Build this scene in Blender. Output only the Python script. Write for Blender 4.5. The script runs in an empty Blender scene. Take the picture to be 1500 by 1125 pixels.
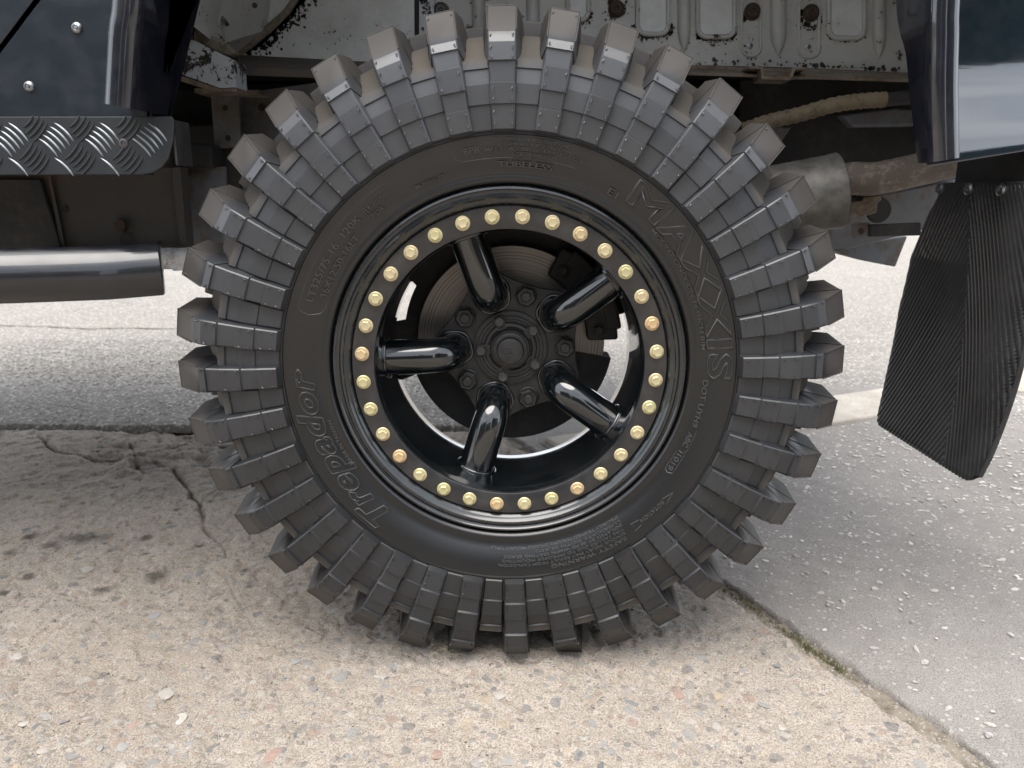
import bpy, math, random
import numpy as np
from mathutils import Vector, Matrix
random.seed(7); RNG = np.random.default_rng(7)
SC = bpy.context.scene
COL = SC.collection
R = math.radians

# ------------------------------------------------------------------ camera, sky, sun, exposure
CAM = np.array([.0164, -1.012, .668]); PITCH, YAW = .2468, -.0123
FPX, PW, PH = 1120.0, 1500.0, 1125.0
_f = np.array([math.sin(YAW)*math.cos(PITCH), math.cos(YAW)*math.cos(PITCH), -math.sin(PITCH)])
_r = np.array([math.cos(YAW), -math.sin(YAW), 0.]); _u = np.cross(_r, _f)
cam = bpy.data.cameras.new('camera'); camo = bpy.data.objects.new('camera', cam); COL.objects.link(camo)
camo.matrix_world = Matrix(((_r[0], _u[0], -_f[0], CAM[0]), (_r[1], _u[1], -_f[1], CAM[1]), (_r[2], _u[2], -_f[2], CAM[2]), (0, 0, 0, 1)))
cam.sensor_fit = 'HORIZONTAL'; cam.sensor_width = 36; cam.lens = 36*FPX/PW
cam.clip_start = .02; cam.clip_end = 1000
cam.dof.use_dof = True; cam.dof.focus_distance = 1.03; cam.dof.aperture_fstop = 8.0
SC.camera = camo

SUN_EL, SUN_AZ = R(70), R(200)          # azimuth from +Y, clockwise
sdir = Vector((math.sin(SUN_AZ)*math.cos(SUN_EL), math.cos(SUN_AZ)*math.cos(SUN_EL), math.sin(SUN_EL)))
W = bpy.data.worlds.new('World'); SC.world = W; W.use_nodes = True
wn = W.node_tree; wn.nodes.clear()
wo = wn.nodes.new('ShaderNodeOutputWorld'); bg = wn.nodes.new('ShaderNodeBackground')
sky = wn.nodes.new('ShaderNodeTexSky'); sky.sky_type = 'NISHITA'; sky.sun_disc = False
sky.sun_elevation = SUN_EL; sky.sun_rotation = SUN_AZ; sky.air_density = 1.0; sky.dust_density = 2.0; sky.ozone_density = 1.0
# thin broken overcast: the blue sky is veiled by an almost closed layer of white-grey cloud
tc = wn.nodes.new('ShaderNodeTexCoord'); nz = wn.nodes.new('ShaderNodeTexNoise')
mp = wn.nodes.new('ShaderNodeMapping'); mp.inputs['Scale'].default_value = (1, 1, 2.6)
wn.links.new(tc.outputs['Generated'], mp.inputs[0]); wn.links.new(mp.outputs[0], nz.inputs['Vector'])
nz.inputs['Scale'].default_value = 2.2; nz.inputs['Detail'].default_value = 6; nz.inputs['Roughness'].default_value = .55
cr = wn.nodes.new('ShaderNodeValToRGB'); cr.color_ramp.elements[0].position = .32; cr.color_ramp.elements[1].position = .68
cr.color_ramp.elements[0].color = (5.8, 6.3, 7.1, 1); cr.color_ramp.elements[1].color = (11.6, 11.9, 12.4, 1)
mx = wn.nodes.new('ShaderNodeMixRGB'); mx.inputs[0].default_value = .82
wn.links.new(nz.outputs['Fac'], cr.inputs[0]); wn.links.new(sky.outputs[0], mx.inputs[1]); wn.links.new(cr.outputs[0], mx.inputs[2])
wn.links.new(mx.outputs[0], bg.inputs[0]); bg.inputs[1].default_value = .075; wn.links.new(bg.outputs[0], wo.inputs[0])
sl = bpy.data.lights.new('sun', 'SUN'); sl.energy = 1.4; sl.angle = R(50); sl.color = (1, .95, .88)
so = bpy.data.objects.new('sun', sl); COL.objects.link(so); so.rotation_euler = (-sdir).to_track_quat('-Z', 'Y').to_euler(); so.location = (0, -2, 4)
SC.view_settings.view_transform = 'Standard'; SC.view_settings.look = 'None'; SC.view_settings.gamma = 1
SC.view_settings.exposure = 1.80; SC.view_settings.use_curve_mapping = False
SC.render.engine = 'CYCLES'; SC.cycles.use_denoising = True; SC.cycles.max_bounces = 8

# ------------------------------------------------------------------ pixel -> place
WC = np.array([0, 0, .437])
def ray(x, y):
    a, b = (x-PW/2)/FPX, (y-PH/2)/FPX
    return _f + a*_r - b*_u
def atY(x, y, Y):
    d = ray(x, y); return CAM + d*((Y-CAM[1])/d[1])
def atZ(x, y, Z=0.):
    d = ray(x, y); return CAM + d*((Z-CAM[2])/d[2])

# ------------------------------------------------------------------ numpy noise
def vnoise(x, y, seed=0):
    xi = np.floor(x).astype(np.int64); yi = np.floor(y).astype(np.int64); fx = x-xi; fy = y-yi
    def h(a, b):
        n = (a*374761393 + b*668265263 + seed*974634777) & 0xffffffff
        n = ((n ^ (n >> 13))*1274126177) & 0xffffffff
        return ((n ^ (n >> 16)) & 0xffff)/65535.
    u = fx*fx*(3-2*fx); v = fy*fy*(3-2*fy)
    return (h(xi, yi)*(1-u)+h(xi+1, yi)*u)*(1-v)+(h(xi, yi+1)*(1-u)+h(xi+1, yi+1)*u)*v
def fbm(x, y, o=4, seed=0):
    s = 0; a = .5
    for k in range(o):
        s = s+a*(vnoise(x, y, seed+k)-.5); x = x*2.03; y = y*2.03; a *= .5
    return s
def sstep(a, b, x):
    t = np.clip((x-a)/(b-a), 0, 1); return t*t*(3-2*t)

# ------------------------------------------------------------------ materials
class NT:
    def __init__(s, name):
        s.m = bpy.data.materials.new(name); s.m.use_nodes = True; s.t = s.m.node_tree
        s.b = s.t.nodes['Principled BSDF']
    def n(s, typ, **kw):
        nd = s.t.nodes.new('ShaderNode'+typ)
        for k, v in kw.items():
            if k in nd.inputs.keys(): nd.inputs[k].default_value = v
            else: setattr(nd, k, v)
        return nd
    def l(s, a, b): s.t.links.new(a, b)
    def pos(s, sc=(1, 1, 1)):
        g = s.n('NewGeometry'); m = s.n('Mapping'); m.inputs['Scale'].default_value = sc; s.l(g.outputs['Position'], m.inputs[0]); return m.outputs[0]
    def noise(s, scale, detail=4, rough=.5, vec=None, dist=0.):
        nd = s.n('TexNoise'); nd.inputs['Scale'].default_value = scale; nd.inputs['Detail'].default_value = detail
        nd.inputs['Roughness'].default_value = rough; nd.inputs['Distortion'].default_value = dist
        s.l(vec if vec is not None else s.pos(), nd.inputs['Vector']); return nd.outputs['Fac']
    def vor(s, scale, vec=None, feature='F1', rnd=1.):
        nd = s.n('TexVoronoi', feature=feature); nd.inputs['Scale'].default_value = scale; nd.inputs['Randomness'].default_value = rnd
        s.l(vec if vec is not None else s.pos(), nd.inputs['Vector']); return nd
    def ramp(s, f, a, b, ca=(0, 0, 0), cb=(1, 1, 1)):
        nd = s.n('ValToRGB'); e = nd.color_ramp.elements; e[0].position = a; e[1].position = b
        e[0].color = (*ca, 1); e[1].color = (*cb, 1); s.l(f, nd.inputs[0]); return nd.outputs[0]
    def math(s, op, a, b=0.):
        nd = s.n('Math', operation=op)
        for i, v in enumerate((a, b)):
            if isinstance(v, (int, float)): nd.inputs[i].default_value = v
            else: s.l(v, nd.inputs[i])
        return nd.outputs[0]
    def mix(s, f, a, b, mode='MIX'):
        nd = s.n('MixRGB', blend_type=mode)
        for i, v in enumerate((f, a, b)):
            if isinstance(v, (int, float)): nd.inputs[i].default_value = v
            elif isinstance(v, tuple): nd.inputs[i].default_value = (*v, 1)
            else: s.l(v, nd.inputs[i])
        return nd.outputs[0]
    def bump(s, h, strength=.3, dist=.001, normal=None):
        nd = s.n('Bump'); nd.inputs['Strength'].default_value = strength; nd.inputs['Distance'].default_value = dist
        s.l(h, nd.inputs['Height'])
        if normal is not None: s.l(normal, nd.inputs['Normal'])
        return nd.outputs[0]
    def set(s, **kw):
        for k, v in kw.items():
            k = {'color': 'Base Color', 'rough': 'Roughness', 'metal': 'Metallic', 'normal': 'Normal', 'coat': 'Coat Weight',
                 'coatrough': 'Coat Roughness', 'spec': 'Specular IOR Level', 'sheen': 'Sheen Weight'}[k]
            if isinstance(v, (int, float)): s.b.inputs[k].default_value = v
            elif isinstance(v, tuple): s.b.inputs[k].default_value = (*v, 1)
            else: s.l(v, s.b.inputs[k])
        return s.m

def m_rubber(name, base, dusty=True, rough=.5, film_skylight_k=.62, dust0=.409, void=.0, dcol=(.052, .0435, .0365)):
    t = NT(name); g = t.n('NewGeometry'); sub = t.n('VectorMath', operation='SUBTRACT'); sub.inputs[1].default_value = tuple(WC)
    mul = t.n('VectorMath', operation='MULTIPLY'); mul.inputs[1].default_value = (1, 0, 1)
    ln = t.n('VectorMath', operation='LENGTH'); t.l(g.outputs[0], sub.inputs[0]); t.l(sub.outputs[0], mul.inputs[0]); t.l(mul.outputs[0], ln.inputs[0])
    n1 = t.noise(45, 5, .6); n2 = t.noise(9, 3, .5); n3 = t.noise(900, 2, .5)
    rr = t.math('ADD', ln.outputs['Value'], t.math('MULTIPLY', t.math('SUBTRACT', n1, .5), .012))
    dust = t.ramp(rr, dust0, dust0+.012)
    voiddust = t.math('MULTIPLY', t.ramp(rr, .375, .410), t.ramp(n2, .35, .58))
    haze = t.math('MULTIPLY', t.ramp(n1, .35, .85), .03)
    d = t.math('MINIMUM', t.math('ADD', t.math('ADD', t.math('MULTIPLY', dust, .70), t.math('MULTIPLY', voiddust, void)), haze), .85)
    if not dusty: d = haze
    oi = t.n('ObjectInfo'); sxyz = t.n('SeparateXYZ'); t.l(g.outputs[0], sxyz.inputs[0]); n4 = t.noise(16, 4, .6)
    # patchy dust on dressed rubber; lightening with height paints in sky light
    sky_ramp = t.ramp(t.math('ADD', sxyz.outputs[2], t.math('MULTIPLY', t.math('SUBTRACT', n4, .5), .35)), .30, .85)
    film = t.math('MULTIPLY', t.math('ADD', t.math('MULTIPLY', t.ramp(t.math('ADD', n2, t.math('MULTIPLY', t.math('SUBTRACT', oi.outputs['Random'], .5), .25)), .35, .70), .22), sky_ramp), film_skylight_k)
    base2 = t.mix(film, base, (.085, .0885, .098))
    c = t.mix(d, base2, dcol)
    c = t.mix(t.math('MULTIPLY', n3, .5), c, t.mix(1., c, (.7, .7, .7), 'MULTIPLY'))
    return t.set(color=c, rough=t.math('ADD', rough, t.math('MULTIPLY', d, .4)), spec=.6, normal=t.bump(n3, .25, .0006))

def m_paint(name, c, rough=.18, coat=1., wave=.15, dust=.06):
    t = NT(name); n = t.noise(30, 4, .55); n2 = t.noise(500, 2); n3 = t.noise(2200, 1)
    col = t.mix(t.math('MULTIPLY', t.ramp(n, .45, .8), dust), c, (.22, .2, .18))
    col = t.mix(t.ramp(n3, .74, .78), col, t.mix(.35, col, (.3, .29, .27)))
    return t.set(color=col, rough=t.math('ADD', rough, t.math('MULTIPLY', t.ramp(n, .4, .8), .12)), coat=coat, coatrough=.04,
                 normal=t.bump(n2, wave, .0003))

def m_plain(name, c, rough=.5, metal=0., var=.3, scale=60, bump=.2):
    t = NT(name); n = t.noise(scale, 5, .6); n2 = t.noise(scale*12, 2)
    col = t.mix(t.ramp(n, .35, .7), tuple(x*(1-var) for x in c), tuple(min(1, x*(1+var)) for x in c))
    return t.set(color=col, rough=t.math('ADD', rough-.08, t.math('MULTIPLY', n, .16)), metal=metal, normal=t.bump(n2, bump, .0008))

def m_grime(name, c, dirt, amount=.5, scale=14, rough=.6):
    t = NT(name); n = t.noise(scale, 7, .68); n2 = t.noise(scale*7, 5, .65); n3 = t.noise(600, 2)
    f = t.ramp(t.math('ADD', n, t.math('MULTIPLY', t.math('SUBTRACT', n2, .5), .5)), .62-amount*.35, .80-amount*.25)
    col = t.mix(f, c, dirt); col = t.mix(t.math('MULTIPLY', n2, .5), col, t.mix(1., col, (.55, .52, .5), 'MULTIPLY'))
    return t.set(color=col, rough=rough, normal=t.bump(t.math('ADD', n2, t.math('MULTIPLY', n3, .4)), .4, .0012))

def m_chipped(name, c, amount=.5):
    # old grey-white paint with black chips and rust specks
    t = NT(name); n = t.noise(24, 8, .72, dist=.4); n2 = t.noise(150, 5, .7); n3 = t.noise(5, 3)
    chip = t.ramp(t.math('ADD', n, t.math('MULTIPLY', t.math('SUBTRACT', n2, .5), .45)), .73-amount*.1, .75-amount*.1)
    spk = t.ramp(n2, .72, .74)
    col = t.mix(t.ramp(n3, .35, .7), c, tuple(x*.8 for x in c))
    col = t.mix(t.math('MULTIPLY', t.ramp(n, .45, .72), .35), col, (.25, .2, .15))
    col = t.mix(t.math('MAXIMUM', chip, spk), col, (.02, .016, .014))
    return t.set(color=col, rough=t.math('ADD', .42, t.math('MULTIPLY', chip, .4)), normal=t.bump(t.math('SUBTRACT', 1., chip), .5, .0008))

def m_random(name, cols, rough=.6, metal=0., bump=.3):
    t = NT(name); o = t.n('ObjectInfo'); nd = t.n('ValToRGB'); nd.color_ramp.interpolation = 'CONSTANT'
    e = nd.color_ramp.elements
    while len(e) < len(cols): e.new(.5)
    for i, c in enumerate(cols): e[i].position = i/len(cols); e[i].color = (*c, 1)
    t.l(o.outputs['Random'], nd.inputs[0]); n = t.noise(180, 5, .65)
    col = t.mix(t.ramp(n, .3, .75), t.mix(1., nd.outputs[0], (.72, .71, .7), 'MULTIPLY'), nd.outputs[0])
    return t.set(color=col, rough=rough, metal=metal, normal=t.bump(t.noise(700, 3), bump, .0006))

def m_concrete():
    t = NT('concrete'); p = t.pos(); big = t.noise(1.6, 5, .6, p); mid = t.noise(14, 5, .6, p); sand = t.noise(420, 3, .6, p); sand2 = t.noise(1100, 2, .6, p)
    c = t.mix(t.ramp(big, .35, .68), (.368, .322, .273), (.492, .43, .366))
    c = t.mix(t.math('MULTIPLY', t.ramp(mid, .38, .7), .45), c, (.28, .25, .205))
    c = t.mix(t.ramp(sand, .36, .60), t.mix(1., c, (.50, .47, .45), 'MULTIPLY'), c)
    c = t.mix(t.math('MULTIPLY', t.ramp(sand2, .56, .68), .7), c, (.58, .54, .48))
    wob = t.n('VectorMath', operation='ADD'); nv = t.n('TexNoise'); nv.inputs['Scale'].default_value = 90; t.l(p, nv.inputs['Vector'])
    sc = t.n('VectorMath', operation='SCALE'); sc.inputs['Scale'].default_value = .006; t.l(nv.outputs['Color'], sc.inputs[0]); t.l(p, wob.inputs[0]); t.l(sc.outputs[0], wob.inputs[1])
    hts = []
    for s_, lo, thr in ((85, .42, .50), (170, .36, .55), (42, .40, .74)):
        v = t.vor(s_, wob.outputs[0]); sep = t.n('SeparateColor'); t.l(v.outputs['Color'], sep.inputs[0])
        on = t.math('GREATER_THAN', sep.outputs[0], thr); edge = t.math('MULTIPLY', t.ramp(v.outputs['Distance'], lo-.04, lo, (1, 1, 1), (0, 0, 0)), on)
        cc = t.n('ValToRGB'); e = cc.color_ramp.elements; cc.color_ramp.interpolation = 'CONSTANT'
        pal = [(.20, .19, .18), (.30, .27, .24), (.13, .13, .135), (.36, .29, .21), (.24, .25, .25), (.28, .20, .16), (.42, .39, .35), (.17, .16, .15)]
        while len(e) < len(pal): e.new(.5)
        for i, q in enumerate(pal): e[i].position = i/len(pal); e[i].color = (*q, 1)
        t.l(sep.outputs[1], cc.inputs[0])
        c = t.mix(t.math('MULTIPLY', edge, .6), c, cc.outputs[0]); hts.append(edge)
    pit = t.vor(120, wob.outputs[0]); sp = t.n('SeparateColor'); t.l(pit.outputs['Color'], sp.inputs[0])
    pits = t.math('MULTIPLY', t.ramp(pit.outputs['Distance'], .10, .2, (1, 1, 1), (0, 0, 0)), t.math('GREATER_THAN', sp.outputs[2], .7))
    c = t.mix(t.math('MULTIPLY', pits, .75), c, (.08, .07, .06))
    a = t.n('Attribute', attribute_name='dirt'); c = t.mix(a.outputs['Fac'], c, t.mix(t.ramp(sand, .3, .7), (.022, .018, .014), (.075, .06, .045)))
    b = t.n('Attribute', attribute_name='grime'); c = t.mix(b.outputs['Fac'], c, t.mix(1., c, (.74, .70, .66), 'MULTIPLY'))
    h = t.math('ADD', t.math('ADD', t.math('MULTIPLY', sand, .9), t.math('MULTIPLY', sand2, .5)), t.math('SUBTRACT', t.math('MULTIPLY', hts[0], .35), t.math('MULTIPLY', pits, 1.2)))
    return t.set(color=c, rough=.88, spec=.25, normal=t.bump(h, .9, .003))

def m_asphalt(name='asphalt', coarse=False):
    t = NT(name); p = t.pos(); big = t.noise(2.3, 5, .62, p); sand = t.noise(520, 3, .6, p); sand2 = t.noise(1300, 2, .6, p); mid = t.noise(22, 5, .6, p)
    c = t.mix(t.ramp(big, .35, .7), *(((.30, .275, .245), (.38, .35, .312)) if coarse else ((.212, .195, .178), (.272, .251, .229))))
    c = t.mix(t.math('MULTIPLY', t.ramp(mid, .42, .72), .4), c, (.16, .145, .135))
    c = t.mix(t.ramp(sand, .36, .58), t.mix(1., c, (.50, .48, .47), 'MULTIPLY'), c)
    c = t.mix(t.math('MULTIPLY', t.ramp(sand2, .55, .68), .6), c, (.45, .43, .41))
    v = t.vor(78 if coarse else 95, p); sep = t.n('SeparateColor'); t.l(v.outputs['Color'], sep.inputs[0])
    st = t.math('MULTIPLY', t.ramp(v.outputs['Distance'], .40 if coarse else .26, .52 if coarse else .34, (1, 1, 1), (0, 0, 0)), t.math('GREATER_THAN', sep.outputs[0], .1 if coarse else .45))
    c = t.mix(t.math('MULTIPLY', st, .8 if coarse else .3), c, t.mix(sep.outputs[1], (.24, .22, .195), (.66, .615, .55)))
    a = t.n('Attribute', attribute_name='dirt'); c = t.mix(a.outputs['Fac'], c, (.04, .033, .026))
    h = t.math('ADD', t.math('ADD', t.math('MULTIPLY', sand, .8), t.math('MULTIPLY', sand2, .5)), t.math('MULTIPLY', st, .9))
    return t.set(color=c, rough=.85, spec=.3, normal=t.bump(h, .9 if coarse else .6, .006 if coarse else .0022))

def m_kerb():
    t = NT('kerb_concrete'); p = t.pos(); n = t.noise(9, 6, .6, p); s = t.noise(350, 3, .6, p)
    c = t.mix(t.ramp(n, .35, .7), (.36, .32, .27), (.48, .44, .385)); c = t.mix(t.ramp(s, .35, .6), t.mix(1., c, (.6, .58, .55), 'MULTIPLY'), c)
    return t.set(color=c, rough=.9, normal=t.bump(s, .6, .002))

def m_zinc():
    t = NT('yellow_zinc'); o = t.n('ObjectInfo'); nd = t.n('ValToRGB'); e = nd.color_ramp.elements
    e[0].color = (.52, .50, .26, 1); e[1].color = (.62, .44, .24, 1); x = e.new(.5); x.color = (.60, .52, .32, 1); x = e.new(.75); x.color = (.58, .51, .31, 1)
    t.l(o.outputs['Random'], nd.inputs[0]); n = t.noise(160, 4, .6)
    c = t.mix(t.math('MULTIPLY', t.ramp(n, .4, .7), .5), nd.outputs[0], (.50, .36, .22))
    return t.set(color=c, metal=.55, rough=t.math('ADD', .36, t.math('MULTIPLY', n, .2)), normal=t.bump(t.noise(900, 2), .15, .0004))

M = {}
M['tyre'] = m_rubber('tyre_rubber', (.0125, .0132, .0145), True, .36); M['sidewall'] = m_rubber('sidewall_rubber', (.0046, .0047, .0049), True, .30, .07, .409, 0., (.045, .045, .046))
M['letter'] = m_rubber('letter_rubber', (.038, .038, .038), False, .40, .08)  # paler than the sidewall: highlights on the raised type painted into the colour
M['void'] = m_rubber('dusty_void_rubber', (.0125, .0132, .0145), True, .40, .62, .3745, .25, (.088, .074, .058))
M['bigletter'] = m_rubber('big_letter_rubber', (.021, .021, .0213), False, .38, .08)  # same painted highlight, weaker, for the large outlines
M['flap'] = m_plain('flap_rubber', (.021, .021, .022), .38, 0, .5, 12, .3)
M['gloss'] = m_paint('gloss_black', (.0035, .005, .006), .10, 1., .08, .03)
M['ringpaint'] = m_paint('satin_black', (.012, .012, .013), .34, .3, .2, .12)
M['rollpaint'] = m_paint('gloss_black_rim', (.006, .008, .009), .24, .6, .12, .05)
M['body'] = m_paint('blue_black_paint', (.008, .013, .020), .30, .35, .10, .03)
M['bodygloss'] = m_paint('blue_black_gloss', (.008, .013, .020), .08, 1., .06, .02)
M['flare'] = m_paint('flare_paint', (.008, .009, .014), .16, .9, .10, .05)
for _k in ('gloss', 'bodygloss', 'tube'):
    _b = M[_k].node_tree.nodes['Principled BSDF'] if _k != 'tube' else None
    if _b: _b.inputs['Coat IOR'].default_value = 1.65 if _k == 'bodygloss' else 1.5; _b.inputs['Specular IOR Level'].default_value = .8 if _k == 'bodygloss' else .5
M['hub'] = m_grime('dirty_hub_paint', (.018, .018, .018), (.042, .039, .036), .45, 40, .5)
M['bolt'] = m_grime('old_bolt_metal', (.055, .053, .052), (.03, .026, .022), .5, 120, .42)
M['disc'] = NT('brake_disc'); _t = M['disc']
_g = _t.n('NewGeometry'); _s = _t.n('VectorMath', operation='SUBTRACT'); _s.inputs[1].default_value = tuple(WC); _m = _t.n('VectorMath', operation='MULTIPLY'); _m.inputs[1].default_value = (1, 0, 1)
_l = _t.n('VectorMath', operation='LENGTH'); _t.l(_g.outputs[0], _s.inputs[0]); _t.l(_s.outputs[0], _m.inputs[0]); _t.l(_m.outputs[0], _l.inputs[0])
_c = _t.n('CombineXYZ'); _t.l(_l.outputs['Value'], _c.inputs[0]); _n = _t.noise(420, 4, .6, _c.outputs[0])
M['disc'] = _t.set(color=_t.mix(_t.ramp(_n, .3, .7), (.05, .046, .042), (.30, .275, .25)), metal=.75, rough=.38, normal=_t.bump(_n, .5, .0008))
M['black'] = m_grime('underbody_black', (.016, .016, .017), (.045, .038, .030), .4, 10, .7)
M['under'] = m_grime('underbody_grey', (.14, .15, .168), (.11, .085, .06), .5, 9, .65)
M['brownunder'] = m_grime('underbody_brown', (.050, .046, .042), (.085, .055, .035), .35, 7, .7)
M['greychassis'] = m_grime('chassis_grey', (.12, .125, .13), (.10, .05, .025), .35, 8, .6)
M['greyarm'] = m_grime('painted_arm', (.52, .53, .54), (.16, .14, .12), .3, 30, .5)
M['white'] = m_chipped('old_white_paint', (.56, .58, .575), .45); M['white2'] = m_chipped('old_grey_paint', (.41, .415, .395), 1.0)
M['chip'] = m_chipped('chipped_edge_paint', (.46, .47, .46), 2.3); M['brownpaint'] = m_grime('rust_stained_paint', (.20, .17, .13), (.10, .06, .035), .55, 18, .6)
M['peel'] = m_chipped('peeling_paint', (.42, .45, .48), 2.0)
M['rust'] = m_grime('rust', (.055, .034, .025), (.03, .02, .015), .5, 60, .85); M['pipe'] = m_grime('rusty_pipe', (.14, .115, .095), (.30, .26, .215), .35, 60, .7)
M['steel'] = m_plain('silencer_steel', (.15, .142, .13), .55, .4, .35, 40, .25); M['rope'] = m_grime('wrapped_hose', (.20, .16, .105), (.11, .085, .055), .4, 60, .9)
M['sealant'] = m_grime('old_sealant', (.19, .17, .13), (.10, .08, .06), .5, 60, .85)
M['alu'] = m_plain('worn_aluminium', (.28, .29, .30), .34, 1., .2, 90, .2); M['plate'] = m_paint('plate_paint', (.011, .014, .017), .46, .0, .25, .01)
M['platebar'] = m_paint('plate_bar_paint', (.012, .015, .018), .42, .0, .25, .01)
M['tube'] = m_paint('tube_paint', (.005, .006, .009), .28, .5, .25, .02); M['zinc'] = m_zinc()
M['concrete'] = m_concrete(); M['asphalt'] = m_asphalt(); M['coarse'] = m_asphalt('coarse_asphalt', True); M['kerb'] = m_kerb()
M['soil'] = m_grime('joint_soil', (.22, .19, .15), (.10, .085, .062), .5, 60, .95)
M['pebble'] = m_random('pebble_stone', [(.25, .24, .225), (.33, .295, .26), (.19, .19, .19), (.37, .30, .21), (.28, .28, .27), (.30, .24, .20), (.42, .39, .35), (.22, .205, .19), (.36, .33, .30), (.15, .15, .155), (.31, .215, .175), (.26, .255, .25), (.30, .28, .26), (.23, .22, .21)], .7)
M['chipping'] = m_random('stone_chip', [(.36, .345, .32), (.44, .42, .39), (.29, .28, .265), (.50, .48, .45), (.33, .32, .31), (.40, .375, .34)], .65)
M['moss'] = m_plain('moss', (.12, .12, .05), .9, 0, .5, 200, .5); M['straw'] = m_plain('dry_grass', (.30, .26, .18), .8)

# ------------------------------------------------------------------ builders
def link(name, me, mat=None, parent=None, **props):
    o = bpy.data.objects.new(name, me); COL.objects.link(o)
    if mat is not None and me is not None and not me.materials: me.materials.append(M[mat] if isinstance(mat, str) else mat)
    if parent is not None: o.parent = parent
    for k, v in props.items(): o[k] = v
    return o
def mk(name, verts, faces, smooth=False, sharp=None):
    me = bpy.data.meshes.new(name); me.from_pydata([tuple(map(float, v)) for v in verts], [], [list(map(int, f)) for f in faces]); me.update()
    if smooth:
        me.shade_smooth()
        if sharp: me.set_sharp_from_angle(angle=R(sharp))
    return me
def fix(me):
    import bmesh
    b = bmesh.new(); b.from_mesh(me); bmesh.ops.recalc_face_normals(b, faces=b.faces); b.to_mesh(me); b.free(); return me
class MB:
    def __init__(s): s.v = []; s.f = []
    def add(s, v, f):
        o = len(s.v); s.v += [tuple(map(float, p)) for p in v]; s.f += [[i+o for i in q] for q in f]; return s
    def box(s, a, b):
        (x0, y0, z0), (x1, y1, z1) = a, b
        return s.add([(x0, y0, z0), (x1, y0, z0), (x1, y1, z0), (x0, y1, z0), (x0, y0, z1), (x1, y0, z1), (x1, y1, z1), (x0, y1, z1)],
                     [(0, 3, 2, 1), (4, 5, 6, 7), (0, 1, 5, 4), (1, 2, 6, 5), (2, 3, 7, 6), (3, 0, 4, 7)])
    def prism(s, poly, ext):
        n = len(poly); e = np.array(ext, float); p = [np.array(q, float) for q in poly]
        return s.add(p+[q+e for q in p], [list(range(n))[::-1], list(range(n, 2*n))]+[[i, (i+1) % n, n+(i+1) % n, n+i] for i in range(n)])
    def tube(s, path, rad, seg=16, cap=True):
        path = [np.array(p, float) for p in path]; n = len(path); rad = [rad]*n if isinstance(rad, (int, float)) else rad
        up = np.array([.13, .21, .97]); V = []
        for i in range(n):
            t = path[min(i+1, n-1)]-path[max(i-1, 0)]; t = t/np.linalg.norm(t)
            a = np.cross(t, up); a /= np.linalg.norm(a); b = np.cross(t, a)
            up = b*-1. if False else up
            for k in range(seg):
                w = 2*math.pi*k/seg; V.append(path[i]+rad[i]*(math.cos(w)*a+math.sin(w)*b))
        F = [[i*seg+k, i*seg+(k+1) % seg, (i+1)*seg+(k+1) % seg, (i+1)*seg+k] for i in range(n-1) for k in range(seg)]
        if cap: F += [list(range(seg))[::-1], [(n-1)*seg+k for k in range(seg)]]
        return s.add(V, F)
    def lathe(s, prof, seg=128, c=None, closed=False):
        c = WC if c is None else c; n = len(prof); V = []
        for k in range(seg):
            a = 2*math.pi*k/seg
            for r, y in prof: V.append((c[0]+r*math.cos(a), c[1]+y, c[2]+r*math.sin(a)))
        F = []
        for k in range(seg):
            k2 = (k+1) % seg
            for i in range(n if closed else n-1):
                j = (i+1) % n; F.append([k*n+i, k*n+j, k2*n+j, k2*n+i])
        return s.add(V, F)
    def mesh(s, name, smooth=False, sharp=35):
        me = mk(name, s.v, s.f); fix(me)
        if smooth: me.shade_smooth(); me.set_sharp_from_angle(angle=R(sharp))
        return me
    def obj(s, name, mat, parent=None, smooth=False, sharp=35, bevel=0., **props):
        o = link(name, s.mesh(name, smooth, sharp), mat, parent, **props)
        if bevel: bv(o, bevel)
        return o
def bv(o, w, seg=2):
    m = o.modifiers.new('bevel', 'BEVEL'); m.width = w; m.segments = seg; m.limit_method = 'ANGLE'; m.angle_limit = R(40); m.harden_normals = False
def pxprism(px, Y, depth): return MB().prism([atY(x, y, Y) for x, y in px], (0, depth, 0))
def rrect(x0, y0, x1, y1, r, n=5):
    out = []
    for cx, cy, a0 in ((x1-r, y0+r, -90), (x1-r, y1-r, 0), (x0+r, y1-r, 90), (x0+r, y0+r, 180)):
        out += [(cx+r*math.cos(R(a0+90*i/n)), cy+r*math.sin(R(a0+90*i/n))) for i in range(n+1)]
    return out
def hexbolt(r, h, flange=0., washer=0., dome=True):
    # bolt head pointing to -Y, seated at y = 0
    b = MB(); y = 0.
    if flange: b.lathe([(0.0002, -.0001), (flange, -.0001), (flange, -washer*.6), (flange*.9, -washer), (r*.7, -washer*1.15)], 24, (0, 0, 0)); y = -washer
    a = [math.pi/6+k*math.pi/3 for k in range(6)]
    V = [(r*math.cos(k), y+.0006, r*math.sin(k)) for k in a]+[(r*math.cos(k), y-h*.82, r*math.sin(k)) for k in a]
    V += [(r*.84*math.cos(k), y-h, r*.84*math.sin(k)) for k in a]+[(r*.5*math.cos(k), y-h*.9, r*.5*math.sin(k)) for k in a]
    F = [[i, (i+1) % 6, 6+(i+1) % 6, 6+i] for i in range(6)]+[[6+i, 6+(i+1) % 6, 12+(i+1) % 6, 12+i] for i in range(6)]+[[12+i, 12+(i+1) % 6, 18+(i+1) % 6, 18+i] for i in range(6)]+[[18+i for i in range(6)]]
    b.add(V, F); return b

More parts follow.
